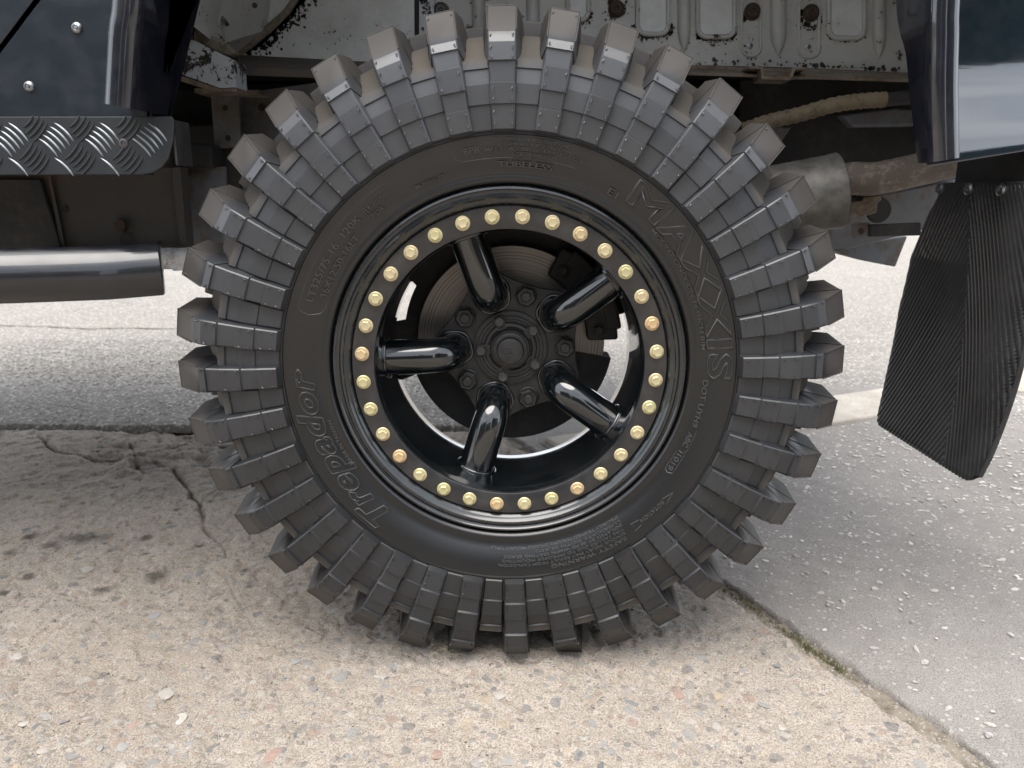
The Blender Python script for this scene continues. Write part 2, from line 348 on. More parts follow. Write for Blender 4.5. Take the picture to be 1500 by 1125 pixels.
# ------------------------------------------------------------------ ground
def joint_x(y): return .373-.4736*(y-.185)
def joint_n(y): return .010*fbm(np.asarray(y)*9., np.asarray(y)*0+.3, 4, 11)*2+.004*fbm(np.asarray(y)*70., np.asarray(y)*0+.3, 3, 12)
def back_y(x): return 1.10+.06*np.asarray(x)*0-.012+.03*fbm(np.asarray(x)*5., np.asarray(x)*0+.7, 4, 14)
def polydist(X, Y, pts):
    d = np.full(X.shape, 9.)
    for (ax, ay), (bx, by) in zip(pts[:-1], pts[1:]):
        vx, vy = bx-ax, by-ay; t = np.clip(((X-ax)*vx+(Y-ay)*vy)/(vx*vx+vy*vy+1e-12), 0, 1)
        d = np.minimum(d, np.hypot(X-ax-t*vx, Y-ay-t*vy))
    return d
def gp(*px): return [tuple(atZ(x, y)[:2]) for x, y in px]
CR_MAIN = gp((203, 664), (253, 684), (264, 700), (290, 735), (300, 775), (330, 800), (332, 840), (350, 880), (375, 920), (385, 950), (405, 1000), (415, 1030), (425, 1070), (436, 1110), (440, 1160))
CR_B = gp((54, 638), (81, 660), (142, 672), (203, 664), (268, 652), (330, 648))
CR_C = gp((189, 648), (203, 684), (216, 691), (250, 690)); CR_D = gp((290, 735), (320, 716), (352, 706))
STAINS = [(118, 787, 36, 8), (78, 797, 15, 6), (15, 809, 12, 5), (43, 785, 10, 6), (231, 843, 19, 9), (90, 698, 9, 3), (213, 788, 9, 4), (360, 833, 9, 4), (292, 798, 6, 3), (260, 746, 6, 3), (42, 845, 10, 4), (150, 862, 12, 5), (5, 865, 8, 4), (212, 810, 6, 3)]
def grid(name, X, Y, Z, mat, attrs, flip=False, **props):
    ny, nx = X.shape
    V = np.stack([X, Y, Z], -1).reshape(-1, 3); I = np.arange(nx*ny).reshape(ny, nx)
    Q = np.stack([I[:-1, :-1], I[:-1, 1:], I[1:, 1:], I[1:, :-1]], -1).reshape(-1, 4)
    me = bpy.data.meshes.new(name); me.vertices.add(len(V)); me.vertices.foreach_set('co', V.astype(np.float32).ravel())
    me.loops.add(Q.size); me.loops.foreach_set('vertex_index', Q.astype(np.int32).ravel())
    me.polygons.add(len(Q)); me.polygons.foreach_set('loop_start', np.arange(0, Q.size, 4, dtype=np.int32)); me.update(calc_edges=True); me.validate()
    for k, a in attrs.items():
        at = me.attributes.new(k, 'FLOAT', 'POINT'); at.data.foreach_set('value', a.astype(np.float32).ravel())
    me.shade_smooth(); return link(name, me, mat, None, **props)
# base earth under everything, to the horizon
link('ground', mk('ground', [(-300, -300, -.03), (300, -300, -.03), (300, 300, -.03), (-300, 300, -.03)], [(0, 1, 2, 3)]), 'soil', kind='structure')
def slab_height(X, Y):
    z = .0030*fbm(X*3.2, Y*3.2, 3, 21)*2+.0030*fbm(X*18, Y*18, 3, 23)*2+.0034*fbm(X*70, Y*70, 3, 25)*2-.0030*sstep(.13, .3, fbm(X*48, Y*48, 3, 27)*2)
    jx, jy = .010*fbm(X*14, Y*14, 4, 31)*2, .010*fbm(X*14, Y*14, 4, 32)*2
    dm = polydist(X+jx, Y+jy, CR_MAIN); db = polydist(X+jx, Y+jy, CR_B); dc = polydist(X+jx, Y+jy, CR_C); dd = polydist(X+jx, Y+jy, CR_D)
    near = sstep(.15, .75, Y); brk = np.clip(.75+1.8*fbm(X*22, Y*22, 3, 29), .2, 1); wm = (.0016+.0055*near)*(.5+.5*brk)
    cm = np.exp(-(dm/wm)**2); cb = np.exp(-(db/.0055)**2)*brk; cc = np.exp(-(dc/.0045)**2)*brk; cd = np.exp(-(dd/.004)**2)*brk
    z = z-(.0025+.011*near)*cm*brk-.014*cb-.010*cc-.007*cd
    broken = sstep(.62, .85, Y)*sstep(-1.25, -1.0, X)*sstep(-.15, -.45, X)
    z = z+broken*(.018*fbm(X*22, Y*22, 4, 41)*2-.006)
    dirt = np.clip(.30*broken*sstep(.0, .25, -fbm(X*22, Y*22, 4, 41)*2)+.62*cm*(.22+.78*near)*brk+.65*cb+.6*cc+.5*cd, 0, .95)
    for sx, sy, rx, ry in STAINS:
        c = atZ(sx, sy); ex = atZ(sx+rx, sy); ey = atZ(sx, sy-ry)
        q = np.hypot((X-c[0])/abs(ex[0]-c[0]), (Y-c[1])/abs(ey[1]-c[1]))
        dirt = np.maximum(dirt, (1-sstep(.2, 1.5, q+.7*fbm(X*60, Y*60, 3, 51)*2))*.78)
    grime = np.clip(sstep(.25, .8, Y)*sstep(.2, -.5, X)*.0+.5*fbm(X*3, Y*3, 4, 61)*2+.15*broken, 0, 1)
    return z, dirt, grime
ys = np.concatenate([np.linspace(-.42, .35, 260), np.linspace(.355, 1.12, 150)]); us = np.linspace(0, 1, 470)
Yg, Ug = np.meshgrid(ys, us, indexing='ij'); xr = joint_x(ys)+joint_n(ys)
Xl = np.interp(ys, [-.42, 1.12], [-.85, -1.75]); Xg = Xl[:, None]+(xr-Xl)[:, None]*Ug
Yg = Yg+0; by = back_y(Xg); over = sstep(-.25, 0, Yg-1.0); Yg = np.where(Yg > .9, .9+(Yg-.9)*(by-.9)/(1.12-.9), Yg)
Zg, dg, gg = slab_height(Xg, Yg)
edge = np.minimum((xr[:, None]-Xg), (by-Yg)); drop = 1-sstep(0, .014, edge+.012*fbm(Xg*40, Yg*40, 3, 71)*2)
Zg = Zg-.017*drop; dg = np.maximum(dg, .22*drop); fade = sstep(0, .05, np.minimum(Xg-Xl[:, None], Yg+.42)); Zg = Zg*fade
Zg[:, -1] = -.032; Zg[-1, :] = -.032
slab = grid('concrete_slab', Xg, Yg, Zg, 'concrete', {'dirt': dg, 'grime': gg}, kind='structure')
# skirt of the slab that lies out of the picture
sk = MB(); x0, x1 = -.85, -1.75
sk.add([(-4, -4, 0), (float(joint_x(-4.)), -4, 0), (float(xr[0]), -.42, 0), (x0, -.42, 0), (x1, 1.12, 0), (-4, 1.12, 0), (-4, -.42, 0)], [(0, 1, 2, 3, 6), (3, 4, 5, 6)])
sk.obj('slab_apron', 'concrete', slab)
# asphalt: fine patch right of the joint, coarse sheets beyond
yr = np.concatenate([np.linspace(-.42, .35, 200), np.linspace(.355, 1.6, 150)]); uv = np.linspace(0, 1, 260)**1.25
Ya, Ua = np.meshgrid(yr, uv, indexing='ij'); xa = joint_x(yr)+joint_n(yr)+.015+.008*fbm(yr*12, yr*0+.1, 3, 81); Xa = xa[:, None]+Ua*(2.4-xa[:, None])
Za = .004+.003*fbm(Xa*2.5, Ya*2.5, 3, 91)*2+.0022*fbm(Xa*30, Ya*30, 3, 93)*2+.0012*fbm(Xa*110, Ya*110, 2, 95)*2
ed = Xa-xa[:, None]; dr = 1-sstep(0, .007, ed+.012*fbm(Xa*35, Ya*35, 3, 97)*2); Za = Za-.012*dr; da = .15*dr
fa = sstep(0, .06, np.minimum(2.4-Xa, np.minimum(Ya+.42, 1.6-Ya))); Za = Za*fa+(1-fa)*.004
Za[:, 0] = -.032; da[:, :2] = .3
road = grid('asphalt', Xa, Ya, Za, 'asphalt', {'dirt': da}, kind='structure')
ap = MB(); e = .004
ap.add([(float(xa[0]), -.42, e), (float(joint_x(-4.))+.02, -4, e), (60, -4, e), (60, -.42, e), (2.4, -.42, e), (2.4, 1.6, e), (60, 1.6, e)], [(0, 1, 2, 3, 4), (4, 3, 6, 5)])
ap.obj('asphalt_right', 'asphalt', road)
ap = MB(); ap.add([(float(xa[-1]), 1.6, e), (60, 1.6, e), (60, 80, e), (-60, 80, e), (-60, 1.6, e)], [(0, 1, 2, 3, 4)])
ap.obj('asphalt_beyond', 'coarse', road)
# rough asphalt behind the slab, left of the joint
yb = np.linspace(0, 1, 120); xb = np.linspace(-2.6, -.12, 420); Xb, Tb = np.meshgrid(xb, yb); lo = back_y(Xb)+.012
Yb = lo+(1.6-lo)*Tb; Zb = .006+.0035*fbm(Xb*18, Yb*18, 3, 101)*2+.0035*fbm(Xb*80, Yb*80, 3, 103)*2
d2 = 1-sstep(0, .02, (Yb-lo)+.014*fbm(Xb*30, Yb*30, 3, 105)*2); Zb = Zb-.02*d2; fb = sstep(0, .08, 1.6-Yb); Zb = Zb*fb+(1-fb)*.004
link_b = grid('asphalt_edge', Xb, Yb, Zb, 'coarse', {'dirt': .35*d2}); link_b.parent = road
ap2 = MB(); ap2.add([(-60, 1.12, e), (-2.6, 1.12, e), (-2.6, 1.6, e), (-60, 1.6, e)], [(0, 1, 2, 3)]); ap2.obj('asphalt_side', 'coarse', road)
# a long shrinkage crack in the far asphalt
ck = MB(); cp = [atZ(x, y) for x, y in ((-300, 470), (0, 478), (60, 480), (130, 483), (200, 482), (300, 484))]
pts = []
for a, b in zip(cp[:-1], cp[1:]):
    for k in range(8): p = a+(b-a)*k/8; pts.append((p[0], p[1]+random.uniform(-.015, .015)))
for (ax, ay), (bx, by_) in zip(pts[:-1], pts[1:]):
    w = random.uniform(.004, .012); ck.add([(ax, ay-w, .0085), (bx, by_-w, .0085), (bx, by_+w, .0085), (ax, ay+w, .0085)], [(0, 1, 2, 3)])
ck.obj('shrinkage_crack', 'soil', road)
# flush kerb of long concrete stones
ka, kb, kc, kd = [np.array([*p[:2], 0]) for p in (atZ(1200, 628), atZ(1500, 577), atZ(1500, 537), atZ(1208, 592))]
u = (kb-ka)/np.linalg.norm(kb-ka); v = np.array([-u[1], u[0], 0]); wd = float(np.dot(kc-kb, v))*.5+float(np.dot(kd-ka, v))*.5
kerb = link('kerb', mk('kerb', [tuple(ka+u*t+v*s+np.array([0, 0, .006])) for t, s in ((-.8, .01), (7.4, .01), (7.4, wd-.01), (-.8, wd-.01))], [(0, 1, 2, 3)]), 'soil', kind='structure')
for i, (t0, t1) in enumerate(((-.78, -.02), (-.005, .905), (.92, 1.83), (1.845, 2.755), (2.77, 3.68), (3.695, 4.605), (4.62, 5.53), (5.545, 6.455), (6.47, 7.38))):
    b = MB(); c = [ka+u*t0, ka+u*t1, ka+u*t1+v*wd, ka+u*t0+v*wd]; h = .014+random.uniform(-.002, .003)
    b.prism([(*q[:2], -.02) for q in c], (0, 0, h+.02)); o = b.obj('kerb_stone', 'kerb', kerb); bv(o, .006)

def blob(n_lon, seed, flat=.5, jag=.3):
    rr = random.Random(seed); V = [(0, 0, flat)]; 
    for k, zf in ((0, .75), (1, .0)):
        if k == 0: p1, p2, p3 = rr.uniform(0, 6.3), rr.uniform(0, 6.3), rr.uniform(0, 6.3)
        for i in range(n_lon):
            a = 2*math.pi*(i+.5*k)/n_lon; q = (1-jag*(.5+.28*math.sin(2*a+p1)+.22*math.sin(3*a+p2)+.2*rr.random()))*(.68 if k == 0 else 1.); V.append((q*math.cos(a), q*math.sin(a), zf*flat))
    n = n_lon; F = [[0, 1+i, 1+(i+1) % n] for i in range(n)]+[[1+i, 1+n+i, 1+n+(i+1) % n, 1+(i+1) % n] for i in range(n)]
    # skirt
    V += [(x*.9, y*.9, -.5) for x, y, z in V[1+n:1+2*n]]; F += [[1+n+i, 1+2*n+i, 1+2*n+(i+1) % n, 1+n+(i+1) % n] for i in range(n)]
    return V, F
peb = []
for s in range(8):
    V, F = blob(11, s, .16, .38); peb.append(mk('pebble', V, F, True, 50)); peb[-1].materials.append(M['pebble'])
def slab_z(x, y): return float(slab_height(np.array([[x]]), np.array([[y]]))[0][0, 0])
made = 0
while made < 285:
    px, py = random.uniform(0, 1180), 700+425*random.random()**.62
    p = atZ(px, py)
    if p[0] > joint_x(p[1])-.03 or p[1] > .6 or (abs(p[0]) < .07 and p[1] > -.03): continue
    s = random.choice((.003, .004, .004, .005, .005, .006, .007, .009, .012, .015)); s *= random.uniform(.8, 1.2)
    o = link('pebble', random.choice(peb), None, slab); o.location = (p[0], p[1], slab_z(p[0], p[1])-.0001)
    o.scale = (s, s*random.uniform(.55, 1), s*random.uniform(.3, .6)); o.rotation_euler = (random.gauss(0, .04), random.gauss(0, .04), random.uniform(0, 6.3)); made += 1
chips = []
for s in range(8):
    V, F = blob(6, 40+s, .32, .45); chips.append(mk('stone_chipping', V, F)); chips[-1].materials.append(M['chipping'])
cand = []
while len(cand) < 4200:
    x = random.uniform(.2, 2.3); y = random.uniform(-.33, 1.55)
    if x < joint_x(y)+.05: continue
    pk = (ka[:2]-np.array([x, y])); off = -np.dot(pk, v[:2])
    if off > -.02: 
        continue
    dens = .28+.72*float(sstep(.0, .75, np.array(x*.55+y*.6-.3))); dens *= .5+1.2*max(0, float(vnoise(np.array(x*5), np.array(y*5), 5)))
    if random.random() > dens: continue
    cand.append((x, y, random.uniform(.0025, .0085)))
def depth_(c): return np.hypot(c[0]-CAM[0], c[1]-CAM[1])
cand.sort(key=lambda c: -c[2]/depth_(c)); rest = MB()
for i, (x, y, s) in enumerate(cand):
    rz = random.uniform(0, 6.3); sx, sy, szz = s*random.uniform(1, 1.6), s*random.uniform(.5, .9), s*random.uniform(.5, 1.)
    z = .004+.0012
    if i < 290:
        o = link('stone_chipping', random.choice(chips), None, road); o.location = (x, y, z); o.scale = (sx, sy, szz); o.rotation_euler = (random.gauss(0, .2), random.gauss(0, .2), rz)
    else:
        V, F = blob(5, i % 29, .3, .4); c_, s_ = math.cos(rz), math.sin(rz)
        rest.add([(x+sx*a*c_-sy*b*s_, y+sx*a*s_+sy*b*c_, z+szz*c) for a, b, c in V], F)
rest.obj('stone_chippings', 'chipping', road, kind='stuff')
lc = MB()
for i in range(6500):
    x = random.uniform(-2.3, -.15); y = 1.14+1.3*random.random()**1.3; s = random.uniform(.003, .0085); rz = random.uniform(0, 6.3); V, F = blob(5, i % 29, .35, .45); c_, s_ = math.cos(rz), math.sin(rz); q = s*random.uniform(.5, .9)
    lc.add([(x+s*a*c_-q*b*s_, y+s*a*s_+q*b*c_, .0065+q*c) for a, b, c in V], F)
lc.obj('loose_chippings', 'chipping', road, kind='stuff')
js = np.linspace(-.42, 1.1, 300); ju = np.linspace(-.035, .055, 14); Jy, Ju = np.meshgrid(js, ju, indexing='ij'); Jx = joint_x(Jy)+Ju
grid('joint_fill', Jx, Jy, -.0050+.004*fbm(Jx*60, Jy*60, 4, 111)*2, 'soil', {}, kind='structure')
# grit and moss lying in the joint
gr = MB()
for i in range(1300):
    y = random.uniform(-.4, .5); x = joint_x(y)+float(joint_n(y))+random.gauss(.008, .010); s = random.uniform(.0008, .0042)*random.uniform(.5, 1); V, F = blob(5, i % 31, .6, .4); rz = random.uniform(0, 6)
    gr.add([(x+s*(a*math.cos(rz)-b*math.sin(rz)), y+s*(a*math.sin(rz)+b*math.cos(rz)), -.0065+s*.4+s*c) for a, b, c in V], F)
gr.obj('joint_grit', 'pebble', None, kind='stuff', label='grit lying in the joint between concrete slab and asphalt', category='gravel')
ms = MB()
for yc, sp, n in ((.15, .04, 260), (.03, .03, 420), (-.02, .015, 160)):
    for i in range(n):
        y = random.gauss(yc, sp); x = joint_x(y)+float(joint_n(y))+random.gauss(.006, .0045); h = random.uniform(.002, .006); a = random.uniform(0, 6.3); w = .0014
        ms.add([(x+w*math.cos(a), y+w*math.sin(a), -.012), (x-w*math.cos(a), y-w*math.sin(a), -.012), (x+random.gauss(0, .002), y+random.gauss(0, .002), -.004+h*1.2)], [(0, 1, 2)])
ms.obj('moss', 'moss', None, kind='stuff', label='thin green moss growing in the joint beside the asphalt', category='moss')

# ================================================================== the vehicle
VEH = link('off_road_vehicle', None, None, None, label='dark blue-black off-road vehicle with chunky mud tyre, black spoked beadlock wheel and mud flap', category='vehicle')

# ------------------------------------------------------------------ tyre
YC = .115
CP = [(.236, .020), (.238, .006), (.2405, -.004), (.2435, -.0095), (.247, -.0115), (.2505, -.0105), (.254, -.0105), (.262, -.0150), (.275, -.0210), (.288, -.0248),
      (.2988, -.0268), (.2998, -.0292), (.3012, -.0292), (.3022, -.0268), (.315, -.0285), (.335, -.0300), (.355, -.0285), (.370, -.0220), (.381, -.0130), (.389, .0000), (.394, .015), (.3965, .032), (.3975, .06), (.398, YC)]
full = CP+[(r, 2*YC-y) for r, y in CP[-2::-1]]
def cy(r):
    a = np.array(CP[:-1]); return float(np.interp(r, a[:, 0], a[:, 1]))
tyre = MB().lathe(full, 240)
tyre.v = [(x, y, max(z, .0015+.4*max(0, .010-z))) if z < .02 else (x, y, z) for x, y, z in tyre.v]
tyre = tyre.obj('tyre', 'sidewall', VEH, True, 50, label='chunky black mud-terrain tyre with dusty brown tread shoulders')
# profiles of the two alternating shoulder lugs: (r, y, width trim)
LA = [(0.3005, -0.0265, 0), (0.3050, -0.0380, .001), (0.3320, -0.0417, .001), (0.3335, -0.0444, .0006), (0.3565, -0.0459, .0006), (0.3575, -0.0434, .0012), (0.3800, -0.0430, .0012),
      (0.3818, -0.0459, .0006), (0.4020, -0.0432, .0006), (0.4030, -0.0424, .0006), (0.4145, -0.0357, .0006), (0.4158, -0.0334, .0), (0.4500, 0.0000, 0), (0.4515, 0.0050, 0), (0.4525, 0.0620, -.006), (.3980, .0700, -.008)]
LB = [(0.3005, -0.0265, 0), (0.3050, -0.0400, .0006), (0.3290, -0.0439, .0006), (0.3300, -0.0414, .0012), (0.3495, -0.0437, .0012), (0.3512, -0.0466, .0006), (0.3775, -0.0464, .0006),
      (0.3785, -0.0438, .0012), (0.3970, -0.0417, .0012), (0.3982, -0.0444, .0006), (0.4080, -0.0397, .0006), (0.4090, -0.0372, 0), (0.4500, 0.0000, 0), (0.4515, 0.0050, 0), (0.4525, 0.0620, -.006), (.3980, .0700, -.008)]
NUBS_A = [(.312, 1), (.325, 1), (.339, 1), (.351, 1), (.386, 1), (.397, 1), (.411, 1)]; NUBS_B = [(.311, 1), (.324, 1), (.356, 1), (.372, 1), (.4035, 1), (.444, 1)]
def lug_mesh(prof, nubs, side=1, lip=True):
    b = MB(); V = []; n = len(prof)
    for i, (r, y, tr) in enumerate(prof):
        w = .0143+(.0186-.0143)*np.interp(r, [.30, .45], [0, 1])-tr; c = .0016
        if i < n-4: br, by = r-.006-.014*float(sstep(.38, .42, np.array(r))), y+.026; bw = w+float(np.interp(r, [.30, .385, .42, .45], [.0030, .0040, .0050, .0055]))
        else: br, by = .3920, y+(.014 if i == n-4 else 0); bw = w+.0060
        if i == n-1: br = .392
        if i == 0: br, by, bw = r, y+.004, w+.001
        # normal-ish inset for the chamfer
        V += [(-bw, by, br), (-w, y+(c if i < n-3 else 0), r-(c if i >= n-4 else 0)), (-w+c, y, r), (w-c, y, r), (w, y+(c if i < n-3 else 0), r-(c if i >= n-4 else 0)), (bw, by, br)]
    F = [[6*i+k, 6*i+k+1, 6*i+k+7, 6*i+k+6] for i in range(n-1) for k in range(5)]+[[0, 1, 2, 3, 4, 5][::-1], [6*(n-1)+k for k in range(6)]]
    b.add(V, F)
    pr = [p[0] for p in prof[:n-3]]; py = [p[1] for p in prof[:n-3]]
    if lip:   # moulding flash round the outer face
        r0, y0 = prof[n-5][0]+.001, prof[n-5][1]; w = .0184
        path = [(-w+.0012, y0-.0002, r0), (-w, -.0002, .4498), (w, -.0002, .4498), (w-.0012, y0-.0002, r0)]
        b.tube(path, .0009, 5)
    rr = random.Random(3)
    for r, _ in nubs:        # rubber vent hairs
        w = .0143+(.0186-.0143)*(r-.30)/.15-.0042; y = float(np.interp(r, pr, py))
        for sx in (-1, 1):
            L = rr.uniform(.0020, .0052); a = rr.uniform(-.9, .9)
            b.tube([(sx*w, y+.0003, r), (sx*w, y-.0014, r), (sx*w+.35*L*math.sin(a), y-.0024, r-L*math.cos(a)*.8)], [.0014, .0011, .0007], 5)
    if side < 0: b.v = [(x, 2*YC-y, z) for x, y, z in b.v]
    return b
def bot_clamp(b, ang):
    # press a lug's lowest corner flat on the ground; ang is its angle from straight up
    c, s = math.cos(ang), math.sin(ang)
    out = []
    for x, y, z in b.v:
        X, Z = x*c+z*s, -x*s+z*c; Z = max(Z, -WC[2]+.0006); out.append((X*c-Z*s, y, X*s+Z*c))
    b.v = out; return b
LUG = [91.07, 81.2, 71.7, 62.06, 52.2, 41.8, 31.5, 21.35, 11.2, 1.55, -8.1, -18.1, -28.2, -38.2, -48.3, -58.3, -68.4, -78.4, -88.5, -99.5, -109.3, -119.2, -129, -138.8, -148.7, -158.5, -168.3, 181.4, 172.2, 161.6, 151, 140.4, 130.4, 120.6, 110.7, 100.9]
lugm = {}
for k, (p, nb) in {'A': (LA, NUBS_A), 'B': (LB, NUBS_B)}.items():
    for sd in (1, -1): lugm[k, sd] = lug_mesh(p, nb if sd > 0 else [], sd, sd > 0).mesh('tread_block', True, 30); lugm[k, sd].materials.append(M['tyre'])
for sd in (1, -1):
    for i, a in enumerate(LUG):
        k = 'AB'[i % 2]; th = R(90-a-(0 if sd > 0 else 5))
        low = abs(((a+90+180) % 360)-180) < 26
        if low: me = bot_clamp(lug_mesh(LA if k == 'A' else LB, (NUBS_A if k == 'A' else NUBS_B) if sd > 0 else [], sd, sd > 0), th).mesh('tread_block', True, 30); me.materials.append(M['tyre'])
        else: me = lugm[k, sd]
        o = link('tread_block', me, None, tyre); o.location = tuple(WC); o.rotation_euler = (0, th, 0)
# low stepped panels on the sidewall between the lugs, and the saddle in each void
SP = [(.3025, -.0268), (.3050, -.0300), (.3330, -.0326), (.3342, -.0348), (.3570, -.0346), (.3578, -.0330), (.3740, -.0300), (.3752, -.0320), (.3850, -.0302), (.3868, -.0235), (.3915, -.0135),
      (.3930, -.0090), (.4000, .0030), (.4120, .021), (.4230, .044), (.4290, .070), (.397, .075)]
SP = [(r, y, float(np.interp(r, [.30, .36, .40, .43], [.0124, .0157, .0180, .0215])), 0) for r, y in SP]
b = MB(); V = []; n = len(SP)
for i, (r, y, w, _) in enumerate(SP):
    c = .0014; V += [(-w-.0032, y+.012, r-.010), (-w, y+c, r), (-w+c, y, r), (w-c, y, r), (w, y+c, r), (w+.0032, y+.012, r-.010)]
b.add(V, [[6*i+k, 6*i+k+1, 6*i+k+7, 6*i+k+6] for i in range(n-1) for k in range(5)]+[[0, 1, 2, 3, 4, 5][::-1], [6*(n-1)+k for k in range(6)]])
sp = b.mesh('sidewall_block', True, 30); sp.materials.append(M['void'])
b = MB(); b.v = []
def cblock(w0, w1, y0, y1, r1):
    q = MB(); V = []
    for yy, tw in ((y0, 0), (y0+.004, .001), (y1-.004, .001), (y1, 0)):
        w = w0+(w1-w0)*(yy-y0)/(y1-y0); top = r1 if tw else r1-.003
        V += [(-w-.006, yy, .392), (-w, yy, top-.001), (-w+.001, yy, top), (w-.001, yy, top), (w, yy, top-.001), (w+.006, yy, .392)]
    q.add(V, [[6*i+k, 6*i+k+1, 6*i+k+7, 6*i+k+6] for i in range(3) for k in range(5)]+[[5, 4, 3, 2, 1, 0], [18+k for k in range(6)]])
    return q
cb1 = cblock(.012, .022, .082, .128, .450); cb2 = cblock(.020, .013, .112, .150, .450)
cbm = [q.mesh('tread_block', True, 30) for q in (cb1, cb2)]
for m_ in cbm: m_.materials.append(M['tyre'])
for i, a in enumerate(LUG):
    nx = LUG[(i+1) % 36]; d = ((nx-a+180) % 360)-180; mid = a+d/2; th = R(90-mid); low = abs(((mid+90+180) % 360)-180) < 26
    o = link('sidewall_block', sp, None, tyre); o.location = tuple(WC); o.rotation_euler = (0, th, 0)
    me = cbm[i % 2]
    if low: q = cblock(.012, .022, .082, .128, .450) if i % 2 == 0 else cblock(.020, .013, .112, .150, .450); me = bot_clamp(q, th).mesh('tread_block', True, 30); me.materials.append(M['tyre'])
    o = link('tread_block', me, None, tyre); o.location = tuple(WC); o.rotation_euler = (0, th, 0)
# the fine seam hairs on the sidewall ring are left to the relief of the rubber

# ------------------------------------------------------------------ moulded lettering
def text_mesh(body, shear=0., bold=0., outline=0., extrude=.0):
    cu = bpy.data.curves.new('lettering', 'FONT'); cu.body = body; cu.size = 1.; cu.shear = shear; cu.offset = bold; cu.resolution_u = 3; cu.space_character = 1.12 if bold > .02 else 1.03
    if outline: cu.fill_mode = 'NONE'; cu.bevel_depth = outline; cu.bevel_resolution = 1
    else: cu.extrude = extrude
    o = bpy.data.objects.new('lettering', cu); COL.objects.link(o)
    dg_ = bpy.context.evaluated_depsgraph_get(); me = bpy.data.meshes.new_from_object(o.evaluated_get(dg_))
    bpy.data.objects.remove(o); bpy.data.curves.remove(cu); return me
def on_wall(me, a0, a1, rb, h, raise_=.0, parent=tyre, mat='letter', name='sidewall_lettering', zs=1.):
    co = np.array([v_.co[:] for v_ in me.vertices]); x0, x1 = co[:, 0].min(), co[:, 0].max(); cap = .72
    an = np.radians(a0+(a1-a0)*(co[:, 0]-x0)/(x1-x0)); rr = rb+co[:, 1]/cap*h
    yy = np.array([cy(q) for q in rr])-co[:, 2]*zs-raise_
    new = np.stack([rr*np.cos(an), yy, WC[2]+rr*np.sin(an)], 1)
    me.vertices.foreach_set('co', new.astype(np.float32).ravel()); me.update(); fix(me); return link(name, me, mat, parent)
def wline(pts, rad=.0006):
    b_ = MB(); b_.tube([(r*math.cos(R(a)), cy(r)-rad*.25, WC[2]+r*math.sin(R(a))) for a, r in pts], rad, 6); return b_.obj('sidewall_line', 'letter', tyre, True)
def arc(a0, a1, r, n=24): return [(a0+(a1-a0)*i/n, r) for i in range(n+1)]
for body, a0, a1, rb, h, sh, bo in (('MAXXIS', 56.5, -2.8, .2655, .0295, .0, .030), ('Trepador', -128.5, -180.5, .2650, .0285, .30, .040)):
    me = text_mesh(body, sh, bo, .028); on_wall(me, a0, a1, rb, h, .0004, zs=.042, mat='bigletter')
    me = text_mesh(body, sh, bo, 0, .012); on_wall(me, a0, a1, rb, h, 0., zs=.030, mat='sidewall')
TXT = [('LT325/75-16  120K', 160.5, 133.5, .2715, .0090), ('(E4)', 131.8, 129.0, .2720, .0070), ('102849', 128.2, 123.5, .2730, .0048), ('36X12.50-16LT', 158.5, 137.8, .2575, .0086), ('PDR', 130.8, 126.8, .2615, .0068),
       ('8PR', 101.4, 97.0, .2800, .0078), ('MAX. LOAD 3085 LB. AT 45 P.S.I. COLD', 95.8, 69.5, .2805, .0044), ('TREAD 6 PLIES NYLON', 90.5, 75.5, .2918, .0040), ('SIDEWALL 6 PLIES NYLON', 91.8, 74.5, .2862, .0040),
       ('LOAD RANGE D', 89.0, 78.5, .2748, .0042), ('TUBELESS', 93.0, 78.0, .2610, .0072), ('E1', 61.6, 58.6, .2600, .0085), ('MOUNT ONLY ON 16 INCH RIM', 45.0, 6.0, .2570, .0052),
       ('DOT UYH9', -3.0, -17.5, .2605, .0066), ('ABC', -19.5, -24.2, .2600, .0066), ('1019', -27.0, -32.5, .2590, .0066), ('ROTATION', -41.0, -49.5, .2800, .0050), ('SAFETY WARNING', -55.5, -78.0, .2870, .0052),
       ('SERIOUS INJURY MAY RESULT FROM EXPLOSION', -55.0, -93.0, .2812, .0036), ('TIRE FAILURE DUE TO IMPROPER MOUNTING', -54.8, -92.0, .2756, .0036), ('INFLATED BY 40 PSI WHEN SEATING BEADS', -54.6, -91.5, .2700, .0036),
       ('LUBRICATE BOTH BEADS', -54.4, -82.0, .2648, .0036), ('SPECIALLY TRAINED PERSONS SHOULD MOUNT TIRES', -54.2, -95.5, .2592, .0036), ('MADE IN TAIWAN', -148.0, -163.5, .2545, .0040), ('M-8060-17', 116.5, 108.0, .2610, .0044)]
for body, a0, a1, rb, h in TXT:
    me = text_mesh(body, 0, .012, 0, .5); on_wall(me, a0, a1, rb, h, .0, zs=.0022/.5)
for pts in (arc(163, 121, .2870)[::-1]+[(163.8, .283), (164.3, .272), (163.4, .260), (161.5, .2555), (158, .2550)], arc(103.0, 66, .2965)[::-1]+[(104.2, .290), (104, .278), (102.5, .2728), (100, .2722)]+arc(99, 72, .2718),
            [(-37.2, .2840), (-41, .2880), (-40.6, .2795), (-37.2, .2840)], [(-49.8, .2870), (-52.5, .2890), (-51.8, .2832), (-52.5, .2780), (-49.8, .2796)], arc(-18.5, -25, .2685)+[(-26.3, .265), (-26, .2595)], arc(-26.4, -33, .2680)+[(-33.6, .262)]+arc(-33, -26.4, .2572)): wline(pts)

